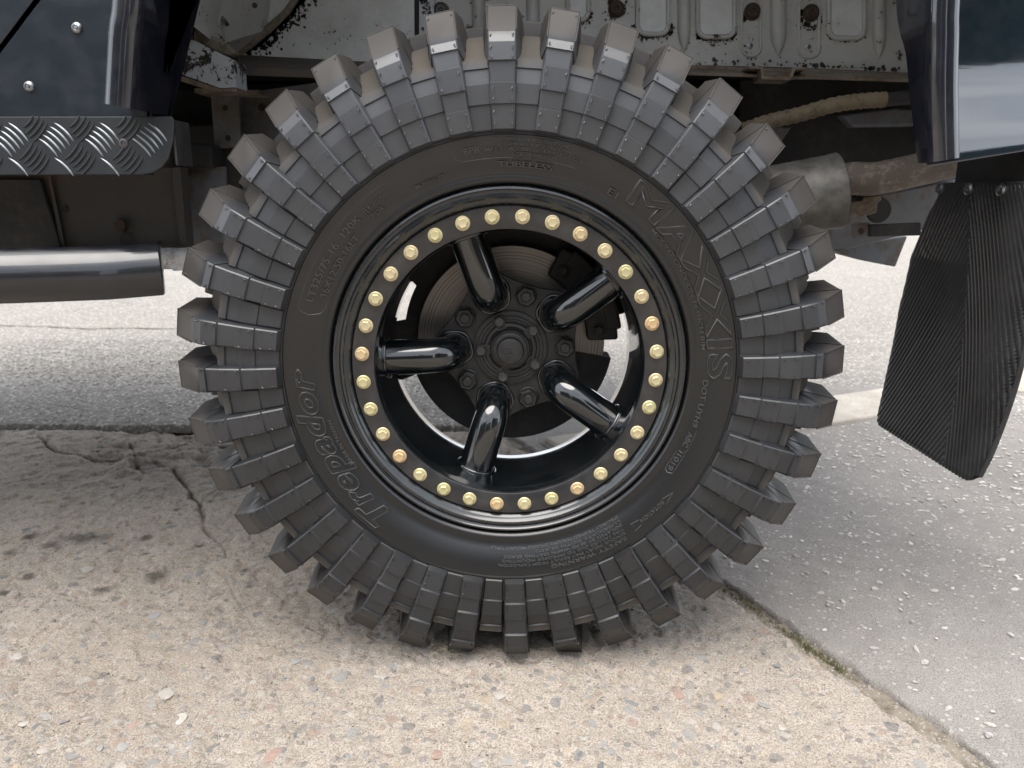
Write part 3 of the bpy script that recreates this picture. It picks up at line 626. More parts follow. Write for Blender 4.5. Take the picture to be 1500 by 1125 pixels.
# ------------------------------------------------------------------ wheel rim
rim = MB().lathe([(.2405, .012), (.2395, -.004), (.2370, -.0085), (.2345, -.0092), (.2325, -.0068), (.2300, -.0062), (.2272, -.0090), (.2242, -.0092), (.2222, -.0058), (.2192, -.0046), (.2165, -.0020), (.2150, .0006), (.2140, .0030), (.205, .0040)], 256)
rim = rim.obj('wheel_rim', 'rollpaint', VEH, True, 40, label='gloss black beadlock wheel rim with five bent tubular spokes and yellow zinc bolts')
MB().lathe([(.2138, .0045), (.2134, .0004), (.2128, -.0002), (.1850, -.0002), (.1838, .0006), (.1834, .0020), (.1834, .0060)], 256).obj('beadlock_ring', 'ringpaint', rim, True, 40)
MB().lathe([(.1836, .0045), (.1836, .008), (.1815, .012), (.1808, .020), (.1806, .055), (.1795, .120), (.1790, .148), (.1800, .1505), (.185, .152), (.205, .158), (.214, .19), (.216, .228), (.226, .232), (.228, .226), (.219, .19), (.208, .165), (.19, .15), (.19, .01)], 256).obj('rim_barrel', 'gloss', rim, True, 40)
AB = [R(96.2-i*11.25) for i in range(32)]
bm_ = hexbolt(.0071, .0050, .0097, .0022).mesh('rim_bolt', True, 25); bm_.materials.append(M['zinc'])
for i, a in enumerate(AB):
    o = link('rim_bolt', bm_, None, rim); o.location = (.2*math.cos(a), -.0002, WC[2]+.2*math.sin(a)); o.rotation_euler = (random.gauss(0, .03), random.uniform(0, 6.28), random.gauss(0, .03))
SPK = [R(37.5+72*k) for k in range(5)]
def onaxis(r, y, a): return np.array([r*math.cos(a), y, WC[2]+r*math.sin(a)])
pr_ = [(.0855, .150), (.0858, .128), (.0875, .113), (.0925, .099), (.1010, .0895), (.1120, .0845), (.1260, .0825), (.1500, .0810), (.1830, .0795)]
def smooth_path(p, n=6):
    p = np.array(p, float); out = []
    for i in range(len(p)-1):
        a, b_, c, d = p[max(i-1, 0)], p[i], p[i+1], p[min(i+2, len(p)-1)]
        for k in range(n):
            t = k/n; out.append(.5*((2*b_)+(-a+c)*t+(2*a-5*b_+4*c-d)*t*t+(-a+3*b_-3*c+d)*t**3))
    out.append(p[-1]); return out
sm = smooth_path(pr_)
for a in SPK:
    rad_ = np.array([math.cos(a), 0, math.sin(a)]); tan_ = np.array([-math.sin(a), 0, math.cos(a)]); axs = np.array([0, 1., 0]); V = []; seg = 28
    for i, (r, y) in enumerate(sm):
        t0 = np.array(sm[min(i+1, len(sm)-1)])-np.array(sm[max(i-1, 0)]); t0 /= np.linalg.norm(t0); nrm = -t0[1]*rad_+t0[0]*axs
        for k in range(seg):
            w = 2*math.pi*k/seg; V.append(onaxis(r, y, a)+.0258*(math.cos(w)*nrm+math.sin(w)*tan_))
    s_ = MB().add(V, [[i*seg+k, i*seg+(k+1) % seg, (i+1)*seg+(k+1) % seg, (i+1)*seg+k] for i in range(len(sm)-1) for k in range(seg)])
    sp_ = s_.obj('spoke', 'gloss', rim, True, 60)
    # weld bead where the tube meets the barrel and the centre plate
    for (cx, cyy, nrm, rr_) in ((.1792, .0797, 'r', .0275), (.0857, .1330, 'a', .0272)):
        ring = []
        for k in range(33):
            w = 2*math.pi*k/32; jit = 1+.03*math.sin(k*5.3+a)
            if nrm == 'r':
                off_t = rr_*jit*math.sin(w); rad_here = math.sqrt(max(.1798**2-off_t**2, 0)); ring.append(rad_*rad_here+tan_*off_t+np.array([0, cyy+rr_*jit*math.cos(w), WC[2]]))
            else: ring.append(rad_*(cx+rr_*jit*math.cos(w))+tan_*(rr_*jit*math.sin(w))+np.array([0, cyy, WC[2]]))
        MB().tube(ring, .0030, 8, False).obj('weld_bead', 'gloss', rim, True, 60)
# centre plate
pl = []
for k in range(120):
    w = 2*math.pi*k/120; q = .1085+.0115*math.cos(5*(w-SPK[0]))+.002*math.cos(10*(w-SPK[0])); pl.append((q*math.cos(w), .1335, WC[2]+q*math.sin(w)))
MB().prism(pl, (0, .012, 0)).obj('centre_plate', 'hub', rim, False, bevel=.0012)
nut = hexbolt(.0155, .0130, .0165, .0025)
nut.lathe([(.0088, -.0150), (.0086, -.0130), (.0080, -.0120), (.0072, -.0120), (.0070, -.0185), (.006, -.0192), (.0002, -.0190)], 20, (0, 0, 0))
nm = nut.mesh('wheel_nut', True, 25); nm.materials.append(M['hub'])
for k in range(5):
    a = SPK[0]+R(36+72*k); o = link('wheel_nut', nm, None, rim); p = onaxis(.0826, .1335, a); o.location = tuple(p); o.rotation_euler = (0, random.uniform(0, 6), 0)
hub = MB().lathe([(.0565, .1335), (.0565, .1290), (.0545, .1280), (.0500, .1280), (.0490, .1262), (.0455, .1262), (.0445, .1290), (.0400, .1295), (.0385, .1245), (.0340, .1235), (.0325, .1270), (.0300, .1275), (.0298, .1180), (.0285, .1160), (.0265, .1160), (.0255, .1200), (.0215, .1215)], 96).obj('axle_hub', 'hub', VEH, True, 30, label='dark dirty axle hub with five drive bolts')
for k in range(5):
    a = SPK[k]+R(2); e_ = [onaxis(.031, .1240, a-R(13)), onaxis(.031, .1240, a+R(13)), onaxis(.0515, .1240, a+R(10.5)), onaxis(.0535, .1240, a), onaxis(.0515, .1240, a-R(10.5))]
    MB().prism(e_, (0, .008, 0)).obj('flange_lobe', 'hub', hub, False, bevel=.0008)
hb = hexbolt(.0082, .0065, .0, .0).mesh('drive_bolt', True, 25); hb.materials.append(M['bolt'])
for k in range(5):
    o = link('drive_bolt', hb, None, hub); o.location = tuple(onaxis(.0445, .1240, SPK[k]+R(2))); o.rotation_euler = (0, random.uniform(0, 6), 0)
MB().lathe([(.0265, .1165), (.0262, .1120), (.0235, .1105), (.0205, .1105), (.0200, .1050), (.0190, .1025), (.0170, .1015), (.0002, .1012)], 64).obj('hub_cap', 'hub', hub, True, 35)
ell = [(.0115*math.cos(2*math.pi*k/40), .1009, WC[2]+.0062*math.sin(2*math.pi*k/40)) for k in range(41)]
MB().tube(ell, .0005, 6, False).obj('cap_emblem', 'bolt', hub, True)
for txt, z in (('LAND', .0008), ('ROVER', -.0034)):
    me = text_mesh(txt, 0, .01, 0, .5); co = np.array([q.co[:] for q in me.vertices]); x0, x1 = co[:, 0].min(), co[:, 0].max()
    wdt = .0085 if txt == 'LAND' else .0105
    co2 = np.stack([(co[:, 0]-(x0+x1)/2)/(x1-x0)*wdt, .1009-co[:, 2]*.0008, WC[2]+z+co[:, 1]*.0038], 1); me.vertices.foreach_set('co', co2.astype(np.float32).ravel()); me.update(); fix(me); link('cap_lettering', me, 'bolt', hub)
# brake and axle behind the wheel
disc = MB().lathe([(.060, .192), (.149, .192), (.1495, .194), (.1495, .212), (.149, .214), (.06, .214)], 160).obj('brake_disc', 'disc', VEH, True, 30)
MB().lathe([(.003, .140), (.075, .146), (.078, .150), (.080, .186), (.084, .191)], 96).obj('disc_bell', 'black', disc, True, 30)
dk = []
for k in range(80):
    w = 12+190*k/79; q = .198 if w < 150 or w > 173 else .1745; dk.append(tuple(onaxis(q, .222, R(w))))
for k in range(60): dk.append(tuple(onaxis(.07, .222, R(202-190*k/59))))
MB().prism(dk, (0, .004, 0)).obj('brake_shield', 'black', VEH)
dk = [onaxis(.1625, .188, R(192+158*k/50)) for k in range(51)]+[onaxis(.07, .184, R(350-158*k/50)) for k in range(51)]
MB().prism(dk, (0, .05, 0)).obj('dust_cover', 'black', VEH)
cal = MB()
def sector(a0, a1, r0, r1, y0, y1, n=10):
    pts_ = [onaxis(r1, y0, R(a0+(a1-a0)*i/n)) for i in range(n+1)]+[onaxis(r0, y0, R(a1+(a0-a1)*i/n)) for i in range(n+1)]; return pts_, (0, y1-y0, 0)
for a0, a1, r0, r1, y0, y1 in ((2, 62, .120, .168, .165, .19), (2, 62, .120, .168, .216, .26), (8, 56, .152, .174, .16, .265)): cal.prism(*sector(a0, a1, r0, r1, y0, y1))
cal = cal.obj('brake_caliper', 'black', VEH, bevel=.004)
for a in (9, 33, 55):
    hbm = hexbolt(.008, .006, .0105, .002); o = hbm.obj('caliper_bolt', 'black', cal, True, 25); o.location = tuple(onaxis(.138, .165, R(a)))
MB().tube([(0, .214, WC[2]), (0, .36, WC[2]), (0, .40, WC[2]), (0, .95, WC[2])], [.058, .058, .044, .044], 24).obj('rear_axle', 'black', VEH, True)

# ------------------------------------------------------------------ body, left of the wheel
YB = .03
z0p, z1p = .7635, 1.32
bl = atY(0, 82, YB); tr_ = atY(62, 0, YB); sl_ = (tr_[2]-bl[2])/(tr_[0]-bl[0])
def seam(x, off=0): return bl[2]+(x-bl[0])*sl_+off
xe = -.472
zt = 1.06
P1 = [(-.78, z0p), (xe, z0p), (xe, 1.32), (bl[0]+(1.32-bl[2])/sl_, 1.32), (-.78, seam(-.78))]
panel = MB().prism([(x, YB, z) for x, z in P1], (0, .012, 0)).obj('side_panel', 'body', VEH, bevel=.0015)
dz = .0105
P2 = [(-2.3, z0p), (-.79, z0p), (-.79, seam(-.79, dz)), (bl[0]+(1.32-bl[2]-dz)/sl_, 1.32), (-2.3, 1.32)]
MB().prism([(x, YB-.001, z) for x, z in P2], (0, .012, 0)).obj('door', 'body', VEH, bevel=.0015)
MB().box((-2.28, YB+.016, .765), (xe-.004, YB+.03, 1.31)).obj('seam_backing', 'black', VEH)
for x, y in ((113, 41), (43, 127)):
    p = atY(x, y, YB); r_ = MB().lathe([(.0072, 0), (.0070, -.0012), (.0058, -.0030), (.0036, -.0042), (.0034, -.0030), (.0022, -.0028), (.0020, -.0038), (.0002, -.0040)], 24, p); r_.obj('rivet', 'alu', panel, True, 30)
# chequer plate sill
YP = .022
pp = [atY(x, y, YP) for x, y in ((250, 170.5), (255, 176), (254, 205), (247, 232), (236, 246), (222, 253.5), (205, 256))]
zb = pp[-1][2]
poly = [(-2.3, YP, pp[0][2]), *[tuple(q) for q in pp], (-2.3, YP, zb-.002)]
plate = MB().prism(poly, (0, .004, 0)).obj('chequer_plate', 'plate', VEH, bevel=.001, label='black painted five-bar chequer plate sill with bright worn bars')
MB().prism([(-2.3, YP+.006, zb-.001), (pp[-1][0], YP+.006, zb+.0005), (pp[-1][0], YP+.04, zb+.0005), (-2.3, YP+.04, zb-.001)], (0, 0, .003)).obj('plate_return', 'plate', plate)
pb = pp[2]; MB().prism([(pb[0]+.0015, YP+.003, zb+.012), (pb[0]+.0015, YP+.05, zb+.012), (pb[0]+.0015, YP+.05, pp[0][2]-.004), (pb[0]+.0015, YP+.003, pp[0][2]-.004)], (-.003, 0, 0)).obj('plate_return', 'black', plate)
def bar_mesh(curve):
    V = []; F = []; n = 9; L = .0165
    for i in range(n):
        t = -1+2*i/(n-1); w = .0017*math.sqrt(max(0, 1-t*t))+.0001; h = .0017*math.sqrt(max(0, 1-t*t*.98)); cx = curve*(1-t*t)
        V += [(t*L, 0, cx-w), (t*L, -h*.75, cx-w*.6), (t*L, -h, cx), (t*L, -h*.75, cx+w*.6), (t*L, 0, cx+w)]
    F = [[5*i+k, 5*i+k+1, 5*i+k+6, 5*i+k+5] for i in range(n-1) for k in range(4)]
    me = mk('tread_bar', V, F, True); fix(me); me.shade_smooth(); return me
bar1 = bar_mesh(.0022); M['wornbar'] = m_plain('worn_bar', (.24, .255, .27), .36, .8, .2, 90, .2); bar1.materials.append(M['wornbar']); bar2 = bar_mesh(-.0022); bar2.materials.append(M['platebar'])  # worn metal on one slant only, its brightness standing in for sky glint
px2m = (atY(110, 200, YP)[0]-atY(10, 200, YP)[0])/100
for row, y0_, xs, kind in ((0, 183, (47, 115, 183, 251), 2), (1, 205, (-52, 15, 82, 149, 219), 1), (2, 232, (-18, 50, 117, 187), 2), (3, 256, (15, 82, 149), 1), (0, 183, (-20,), 2), (1, 160, (116, 183), 9)):
    if kind == 9: continue
    for xc in xs:
        for j in range(-2, 3):
            sgn = 1 if kind == 1 else -1
            cx, cy_ = xc+j*5.9, y0_-sgn*j*5.6*1.0
            if cy_ < 176 or cy_ > 247 or cx > 244 or (cx > 228 and cy_ > 236): continue
            p = atY(cx, cy_, YP); o = link('tread_bar', bar1 if kind == 1 else bar2, None, plate); o.location = (p[0], YP-.0001, p[2]); o.rotation_euler = (0, R(46)*sgn, 0)
            edge_ = min(1., (cy_-168)/14, (258-cy_)/13); o.scale = (max(.45, edge_), 1, 1)
p = atY(181, 210, YP); MB().lathe([(.0062, 0), (.0060, -.0010), (.0045, -.0016), (.0028, -.0016), (.0024, -.0006), (.0002, -.0006)], 20, p).obj('screw', 'bolt', plate, True, 30)
# side tube
ts = [(-1.9, -.085), (-.72, -.080), (-.62, -.060), (-.52, -.025), (-.4640, .004)]
zc_ = .5655
tb = MB().tube([(x, y, zc_+.002*(i == 4)) for i, (x, y) in enumerate(ts)]+[(-.4605, .0055, zc_+.002)], [.0342]*5+[.0315], 40).obj('side_tube', 'tube', VEH, True, 40, bevel=0)

# wheel-arch flare
def loft(path, sec, close=True, depth=None):
    # path: (x, z, nx, nz); sec: (d along n, Y)
    V = []; n = len(sec)
    for i, (x, z, nx, nz) in enumerate(path):
        for d, y in sec:
            if depth is not None: y = min(y, depth[i]+(.004 if y == .02 and d == 0 else 0)-(.006 if y == .02 else 0)) if y > 0 else (y if d > .005 else min(y, depth[i]-.008))
            V.append((x+nx*d, y, z+nz*d))
    F = [[i*n+k, i*n+(k+1) % n, (i+1)*n+(k+1) % n, (i+1)*n+k] for i in range(len(path)-1) for k in range(n)]
    F += [list(range(n)), [(len(path)-1)*n+k for k in range(n)]]
    return MB().add(V, F)
def at_(x, y, Y): q = atY(x, y, Y); return q[0], q[2]
aL = [at_(x, y, -.04) for x, y in ((196, 160), (199, 110), (203, 50), (209, 0))]
aR = [at_(x, y, -.04) for x, y in ((1361, 0), (1360, 60), (1359, 120), (1360, 180), (1362, 238))]
top = [(-.405, 1.03), (-.375, 1.10), (-.32, 1.17), (-.22, 1.235), (0, 1.255), (.22, 1.245), (.36, 1.20), (.44, 1.12), (.478, 1.03)]
arch = smooth_path([*aL, *top, *aR], 4); arch = [tuple(q) for q in arch]
pth = []
for i, (x, z) in enumerate(arch):
    dx = arch[min(i+1, len(arch)-1)][0]-arch[max(i-1, 0)][0]; dz_ = arch[min(i+1, len(arch)-1)][1]-arch[max(i-1, 0)][1]; q = math.hypot(dx, dz_); pth.append((x, z, -dz_/q, dx/q))
sec = [(0, .075), (0, .02), (0, -.030), (.0015, -.041), (.006, -.0475), (.013, -.050), (.024, -.050), (.031, -.047), (.0355, -.041), (.038, -.030), (.040, .02), (.040, .075)]
_n = len(pth); dep = np.interp(np.arange(_n)/(_n-1), [0, .18, .3, .7, .78, .84, 1], [.050, .072, .075, .075, .030, .012, -.012])
flare = loft(pth, sec, True, dep).obj('wheel_arch_flare', 'flare', VEH, True, 50)
MB().prism([(*[at_(x, y, .075)[0] for x, y in ((250, 172),)], .075, .7645), (at_(292, 0, .075)[0], .075, at_(292, 0, .075)[1]), (at_(300, -60, .075)[0], .075, at_(300, -60, .075)[1]), (-.47, .075, 1.0), (-.49, .075, .7645)], (0, .003, 0)).obj('arch_liner', 'flare', VEH)
# right quarter panel with a flared, upward-facing lower edge
qsec = [(1.32, .021), (1.0, .021), (.90, .0205), (.83, .0190), (.805, .0145), (.780, .0035), (.752, -.014), (.735, -.021), (.722, -.0265), (.712, -.0290), (.7095, -.0285), (.709, .01)]
V = []; xs_ = [.515+.022*k for k in range(0, 16)]
for x in xs_:
    for z, y in qsec:
        lift = (x-.53)*.16*np.clip((.80-z)/.09, 0, 1); V.append((x, y+.004*math.sin(x*14+z*9)*.4+.03*max(0, x-.7)**1.2, z+lift-.010*np.clip((.80-z)/.09, 0, 1)))
n = len(qsec); MB().add(V, [[i*n+k, i*n+k+1, (i+1)*n+k+1, (i+1)*n+k] for i in range(len(xs_)-1) for k in range(n-1)]).obj('quarter_panel', 'bodygloss', VEH, True, 60)
MB().box((-.50, .03, 1.275), (.54, .045, 1.32)).obj('arch_panel', 'body', VEH)
MB().box((.846, .03, .72), (.862, 1.58, 1.32)).obj('tailgate', 'bodygloss', VEH, bevel=.01)
MB().box((-2.3, .05, 1.325), (.86, 1.6, 1.345)).obj('bed_cover', 'body', VEH)
MB().box((-2.3, 1.56, .76), (.86, 1.58, 1.32)).obj('far_side', 'body', VEH)

# ------------------------------------------------------------------ inner wheel arch
YI = .42
wl = pxprism([(436, -420), (606, -420), (607, 93), (352, 88), (349, 78), (392, 42)], YI, .004).obj('inner_arch_panel', 'white', VEH)
lw = [atY(436, -420, YI+.001), atY(392, 42, YI+.001), atY(349, 78, YI+.001), atY(318, 66, .30), atY(283, 38, .20), atY(300, -420, .20)]
MB().prism(lw, (0, .004, 0)).obj('inner_arch_wedge', 'white2', VEH)
MB().tube([atY(x, y, YI-.003) for x, y in ((446, -20), (420, 18), (392, 44), (365, 66), (350, 78))], [.005, .006, .007, .007, .006], 8).obj('sealant_bead', 'sealant', VEH, True)
sl2 = pxprism([(284, 40), (310, 52), (335, 66), (346, 78), (338, 82), (312, 76), (282, 58)], .27, .02).obj('sealant_patch', 'sealant', VEH, bevel=.004)
pxprism([(262, 70), (282, 58), (322, 78), (343, 88), (346, 128), (322, 129), (266, 109)], .25, .05).obj('outrigger_beam', 'peel', VEH)
pxprism([(262, 110), (322, 130), (346, 129), (346, 134), (318, 135), (262, 118)], .25, .05).obj('beam_flange', 'brownpaint', VEH)
MB().prism([atY(348, 80, YI-.02), atY(608, 94, YI-.02), atY(610, 108, YI-.12), atY(352, 98, YI-.12)], (0, .002, -.012)).obj('arch_flange', 'brownunder', VEH)
p = atY(316, 12, .33)
cl_ = MB().prism([atY(x, y, .31) for x, y in ((303, 17), (307, 9), (315, 5), (325, 6), (326, 13), (322, 17), (321, 24), (315, 24), (312, 18), (304, 21))], (0, .012, 0)).obj('clip', 'rust', VEH, bevel=.001)
MB().tube([atY(321, 22, .31), atY(333, 36, .30)], [.0042, .0034], 10).obj('clip_pin', 'alu', cl_, True)
for x, y in ((331, 42), (373, 8)): MB().lathe([(.0045, 0), (.004, -.0012), (.0002, -.0012)], 12, atY(x, y, .335)).obj('plug', 'black', VEH)
# ribbed right panel
rp = pxprism([(614, -420), (1372, -420), (1372, 108), (1180, 99), (1010, 95), (614, 94)], YI, .004).obj('inner_arch_panel', 'white2', VEH)
pxprism([(606, -420), (613, -420), (613, 96), (607, 96)], YI+.006, .01).obj('panel_seam', 'black', VEH)
pxprism([(614, -160), (634, -160), (636, 40), (628, 60), (614, 66)], YI-.010, .009).obj('seam_strip', 'peel', rp)
def ring_px(x0, y0, x1, y1, r, Y, rad, mat, name):
    q = rrect(x0, y0, x1, y1, r); b_ = MB(); b_.tube([atY(x, y, Y) for x, y in q+q[:1]], rad, 8, False); return b_.obj(name, mat, rp, True)
for x0, x1, yb_ in ((832, 862, 30), (934, 979, 50), (1022, 1076, 54), (1214, 1266, 56)):
    ring_px(x0, -120, x1, yb_, 14, YI-.001, .0046, 'white2', 'slot_rim'); MB().prism([atY(x, y, YI-.0015) for x, y in rrect(x0+2, -118, x1-2, yb_-2, 12)], (0, .001, 0)).obj('slot_cover', 'white', rp)
for x0, x1, yb_ in ((1086, 1114, 82), (1170, 1200, 84)):
    ring_px(x0, -4, x1, yb_, 13, YI-.0005, .0028, 'white2', 'pocket_rim'); q = atY((x0+x1)/2-2, yb_-15, YI); MB().lathe([(.0052, 0), (.005, -.002), (.003, -.003), (.0002, -.003)], 16, q).obj('screw', 'alu', rp, True, 30)
for xc, yb_, w in ((1001, 78, 9), (1139, 84, 11), (1286, 88, 9), (700, 70, 9), (780, 70, 9)):
    t_, bt = atY(xc, -150, YI), atY(xc+1, yb_, YI); wd_ = w/1120*1.43; V = []; nn = 14
    pts_ = [t_+(bt-t_)*k/nn for k in range(nn+1)]
    for k, q in enumerate(pts_):
        s_ = 1. if k < nn-1 else (.7 if k == nn-1 else .02)
        for j in range(9): w_ = math.pi*j/8; V.append((q[0]-wd_*math.cos(w_)*s_, YI-.012*math.sin(w_)*s_, q[2]))
    MB().add(V, [[9*k+j, 9*k+j+1, 9*k+j+10, 9*k+j+9] for k in range(nn) for j in range(8)]).obj('panel_rib', 'white2', rp, True, 60)
for x, y in ((646, 16), (903, 13), (1102, 17), (1188, 19)):
    q = atY(x, y, YI-.001); o = MB().lathe([(.0145, 0), (.0140, -.002), (.0120, -.0025), (.0110, -.007), (.0085, -.0085), (.0040, -.0085), (.0030, -.006), (.0002, -.006)], 24, q).obj('body_bolt', 'rust' if x > 700 else 'bolt', rp, True, 30)
MB().prism([atY(612, 95, YI-.003), atY(1010, 95.5, YI-.003), atY(1372, 108, YI-.003), atY(1372, 118, YI-.05), atY(1010, 106, YI-.05), atY(612, 106, YI-.05)], (0, .002, -.004)).obj('arch_flange', 'brownpaint', VEH)
hat = [(1098, 97), (1118, 97), (1120, 111), (1156, 112), (1162, 99), (1184, 98), (1184, 101), (1165, 102), (1159, 117), (1116, 116), (1114, 101), (1098, 100)]
pxprism(hat, YI-.07, .05).obj('hat_bracket', 'brownpaint', VEH)
# flaking paint round the pressings
fl = MB()
def flakes(line, Y, n, spread, s0, s1, bias=(0, 0)):
    line = [np.array(q, float) for q in line]; seg = [np.linalg.norm(b_-a_) for a_, b_ in zip(line[:-1], line[1:])]; rg = random.Random(n)
    for _k in range(n):
        i = rg.choices(range(len(seg)), seg)[0]; q = line[i]+(line[i+1]-line[i])*rg.random(); dd0 = abs(rg.gauss(0, spread)); an0 = rg.uniform(0, 6.3)
        if vnoise(np.array(q[0]*.07), np.array(q[1]*.07), 3) < .42: continue
        c0 = atY(q[0]+bias[0]*dd0+dd0*math.cos(an0), q[1]+bias[1]*dd0+dd0*math.sin(an0), Y); sz = rg.uniform(s0, s1)*rg.random(); m0 = rg.randint(5, 8)
        fl.add([(c0[0]+sz*rg.uniform(.4, 1.)*math.cos(2*math.pi*j/m0), Y, c0[2]+sz*rg.uniform(.4, 1.)*math.sin(2*math.pi*j/m0)) for j in range(m0)], [list(range(m0))])
for x0, x1, yb_ in ((832, 862, 30), (934, 979, 50), (1022, 1076, 54), (1214, 1266, 56)):
    q = rrect(x0-3, -60, x1+3, yb_+3, 15); flakes([p_ for p_ in q if p_[1] > -40], YI-.0008, 300 if x0 < 1200 else 60, 4, .001, .006)
for x, y in ((903, 13), (1102, 22), (1188, 24)): flakes(rrect(x-13, y-13, x+13, y+13, 9), YI-.0008, 130, 6, .001, .007)
flakes([(1086, 80), (1114, 80)], YI-.0008, 30, 12, .001, .004); flakes([(880, 96), (1010, 92), (1180, 96), (1340, 103)], YI-.0008, 240, 3, .001, .007, (0, -.5)); flakes([(620, -10), (640, 60)], YI-.0108, 160, 9, .001, .007)
flakes([(640, 40), (1340, 40)], YI-.0008, 260, 40, .0006, .003)
fl.obj('flaked_paint', 'brownunder', rp, kind='stuff')
fl = MB(); flakes([(446, -20), (420, 20), (392, 48), (360, 74)], YI-.0006, 900, 6, .001, .007, (1., .9)); flakes([(446, -20), (420, 20), (392, 48), (360, 74)], YI-.0006, 420, 3.5, .002, .009, (.9, .8)); flakes([(440, 40), (600, 40)], YI-.0006, 150, 40, .0005, .0025)
fl.obj('flaked_paint', 'black', wl, kind='stuff')
# floor, chassis and the dark parts beyond
MB().box((-2.2, .425, .905), (.83, 1.56, .925)).obj('tub_floor', 'black', VEH)
MB().box((-2.2, .05, .905), (-.50, .425, .925)).obj('cab_floor', 'black', VEH)
MB().box((-2.2, .60, .60), (.80, .68, .80)).obj('chassis_rail', 'black', VEH, bevel=.006)
MB().box((-2.2, .78, .56), (.60, 1.48, .905)).obj('fuel_tank', 'black', VEH, bevel=.02)
br = pxprism([(308, 136), (350, 137), (352, 216), (314, 218)], .40, .010).obj('body_bracket', 'under', VEH, bevel=.002)
for x, y in ((330, 158), (334, 202)): MB().lathe([(.0052, -.0006), (.0002, -.0005)], 14, atY(x, y, .3995)).obj('bracket_hole', 'black', br)
pxprism([(285, 129), (380, 132), (378, 137), (285, 136)], .37, .06).obj('bracket_shelf', 'brownpaint', VEH)
pxprism([(352, 137), (470, 120), (470, 330), (352, 330)], .47, .02).obj('spring_hanger', 'under', VEH)
MB().lathe([(.007, -.0006), (.0002, -.0005)], 14, atY(384, 157, .4695)).obj('hanger_hole', 'black', VEH)
pxprism([(312, 219), (352, 217), (352, 330), (316, 330)], .42, .012).obj('hanger_leg', 'brownunder', VEH)
pxprism([(244, 205), (310, 212), (312, 246), (250, 247)], .36, .10).obj('body_mount', 'black', VEH, bevel=.004)
pxprism([(-300, 254), (250, 246), (270, 372), (-300, 372)], .30, .006).obj('sill_closing_panel', 'brownunder', VEH)
pxprism([(-300, 262), (58, 262), (92, 372), (-300, 372)], .288, .010).obj('sill_web', 'black', VEH, bevel=.002)
pxprism([(70, 258), (74, 258), (96, 366), (90, 366)], .292, .004).obj('web_fold', 'brownunder', VEH)
_st = pxprism([(166, 326), (172, 320), (180, 322), (184, 332), (180, 341), (170, 342)], .285, .012).obj('mount_stub', 'rust', VEH, bevel=.002)
for hx, hy, hrad in ((186, 351, .0125), (95, 307, .006), (234, 356, .004)): MB().lathe([(hrad, -.0006), (.0002, -.0005)], 18, atY(hx, hy, .2985)).obj('panel_hole', 'black', VEH)
pxprism([(251, 246), (264, 245), (274, 368), (265, 370)], .285, .03).obj('panel_flange', 'brownunder', VEH)
pxprism([(268, 246), (330, 244), (338, 376), (275, 372)], .38, .006).obj('sill_closing_panel', 'under', VEH)
q0, q1 = atY(60, 380, .265), atY(330, 378, .265)
MB().tube([q0, q1], .0178, 20).obj('radius_arm', 'greyarm', VEH, True)
MB().prism([atY(245, 388, .25), atY(268, 389, .25), atY(274, 396, .25), atY(254, 397, .25)], (0, .04, 0)).obj('arm_clamp', 'greyarm', VEH)
# wrapped hose, silencer, tail pipe on the right
hs = smooth_path([atY(x, y, Y) for x, y, Y in ((1090, 190, .40), (1126, 178, .38), (1170, 168, .36), (1220, 154, .35), (1262, 148, .35), (1296, 146, .35))], 10)
hr = [.0125+.0011*math.sin(i*2.4) for i in range(len(hs))]
ho = MB().tube(hs, hr, 16).obj('wrapped_hose', 'rope', VEH, True, 70)
MB().tube([atY(1296, 146, .35), atY(1340, 142, .35), atY(1400, 138, .35)], .0112, 14).obj('hose_end', 'black', ho, True)
A, B_ = atY(1080, 306, .30), atY(1226, 280, .285); d_ = (B_-A)/np.linalg.norm(B_-A)
def disc_path(c, d, prof):   # profile of (along, radius)
    b_ = MB(); b_.tube([c+d*s for s, r in prof], [r for s, r in prof], 48); return b_
sil = disc_path(B_, d_, [(-.40, .058), (-.012, .0600), (-.008, .0612), (.002, .0614), (.004, .059), (.000, .056), (-.004, .030)]).obj('silencer', 'steel', VEH, True, 30)
tp = smooth_path([B_-d_*.03, atY(1240, 263, .28), atY(1280, 262, .275), atY(1330, 252, .27), atY(1400, 236, .27), atY(1470, 228, .28)], 6)
MB().tube(tp, .0262, 24).obj('tail_pipe', 'pipe', VEH, True, 60)
pxprism([(1212, 300), (1290, 285), (1410, 262), (1360, 335), (1240, 366), (1216, 362)], .52, .04).obj('rear_crossmember', 'greychassis', VEH, bevel=.004)
pxprism([(1222, 366), (1296, 352), (1330, 346), (1312, 391), (1270, 383), (1236, 374)], .66, .05).obj('tow_bracket', 'under', VEH, bevel=.003)
hg = pxprism([(1240, 296), (1262, 294), (1266, 288), (1290, 286), (1292, 292), (1286, 298), (1284, 312), (1262, 318), (1254, 312), (1240, 318)], .30, .03).obj('pipe_hanger', 'brownpaint', VEH, bevel=.002)
MB().lathe([(.022, 0), (.020, -.004), (.0002, -.004)], 24, atY(1287, 308, .345)).obj('rubber_mount', 'black', hg, True)
pxprism([(1274, 329), (1350, 326), (1350, 345), (1274, 347)], .36, .01).obj('strap', 'black', VEH, bevel=.002)
pxprism([(1249, 328), (1274, 326), (1275, 347), (1250, 349)], .40, .006).obj('bracket_tab', 'greychassis', VEH)
MB().lathe([(.005, 0), (.004, -.003), (.0002, -.003)], 10, atY(1262, 339, .40)).obj('tab_bolt', 'rust', VEH)
pxprism([(1085, 118), (1400, 112), (1400, 300), (1085, 300)], .56, .01).obj('cavity_wall', 'black', VEH)
pxprism([(1232, 168), (1310, 158), (1345, 160), (1345, 184), (1250, 186)], .50, .03).obj('tank_guard', 'under', VEH, bevel=.004)
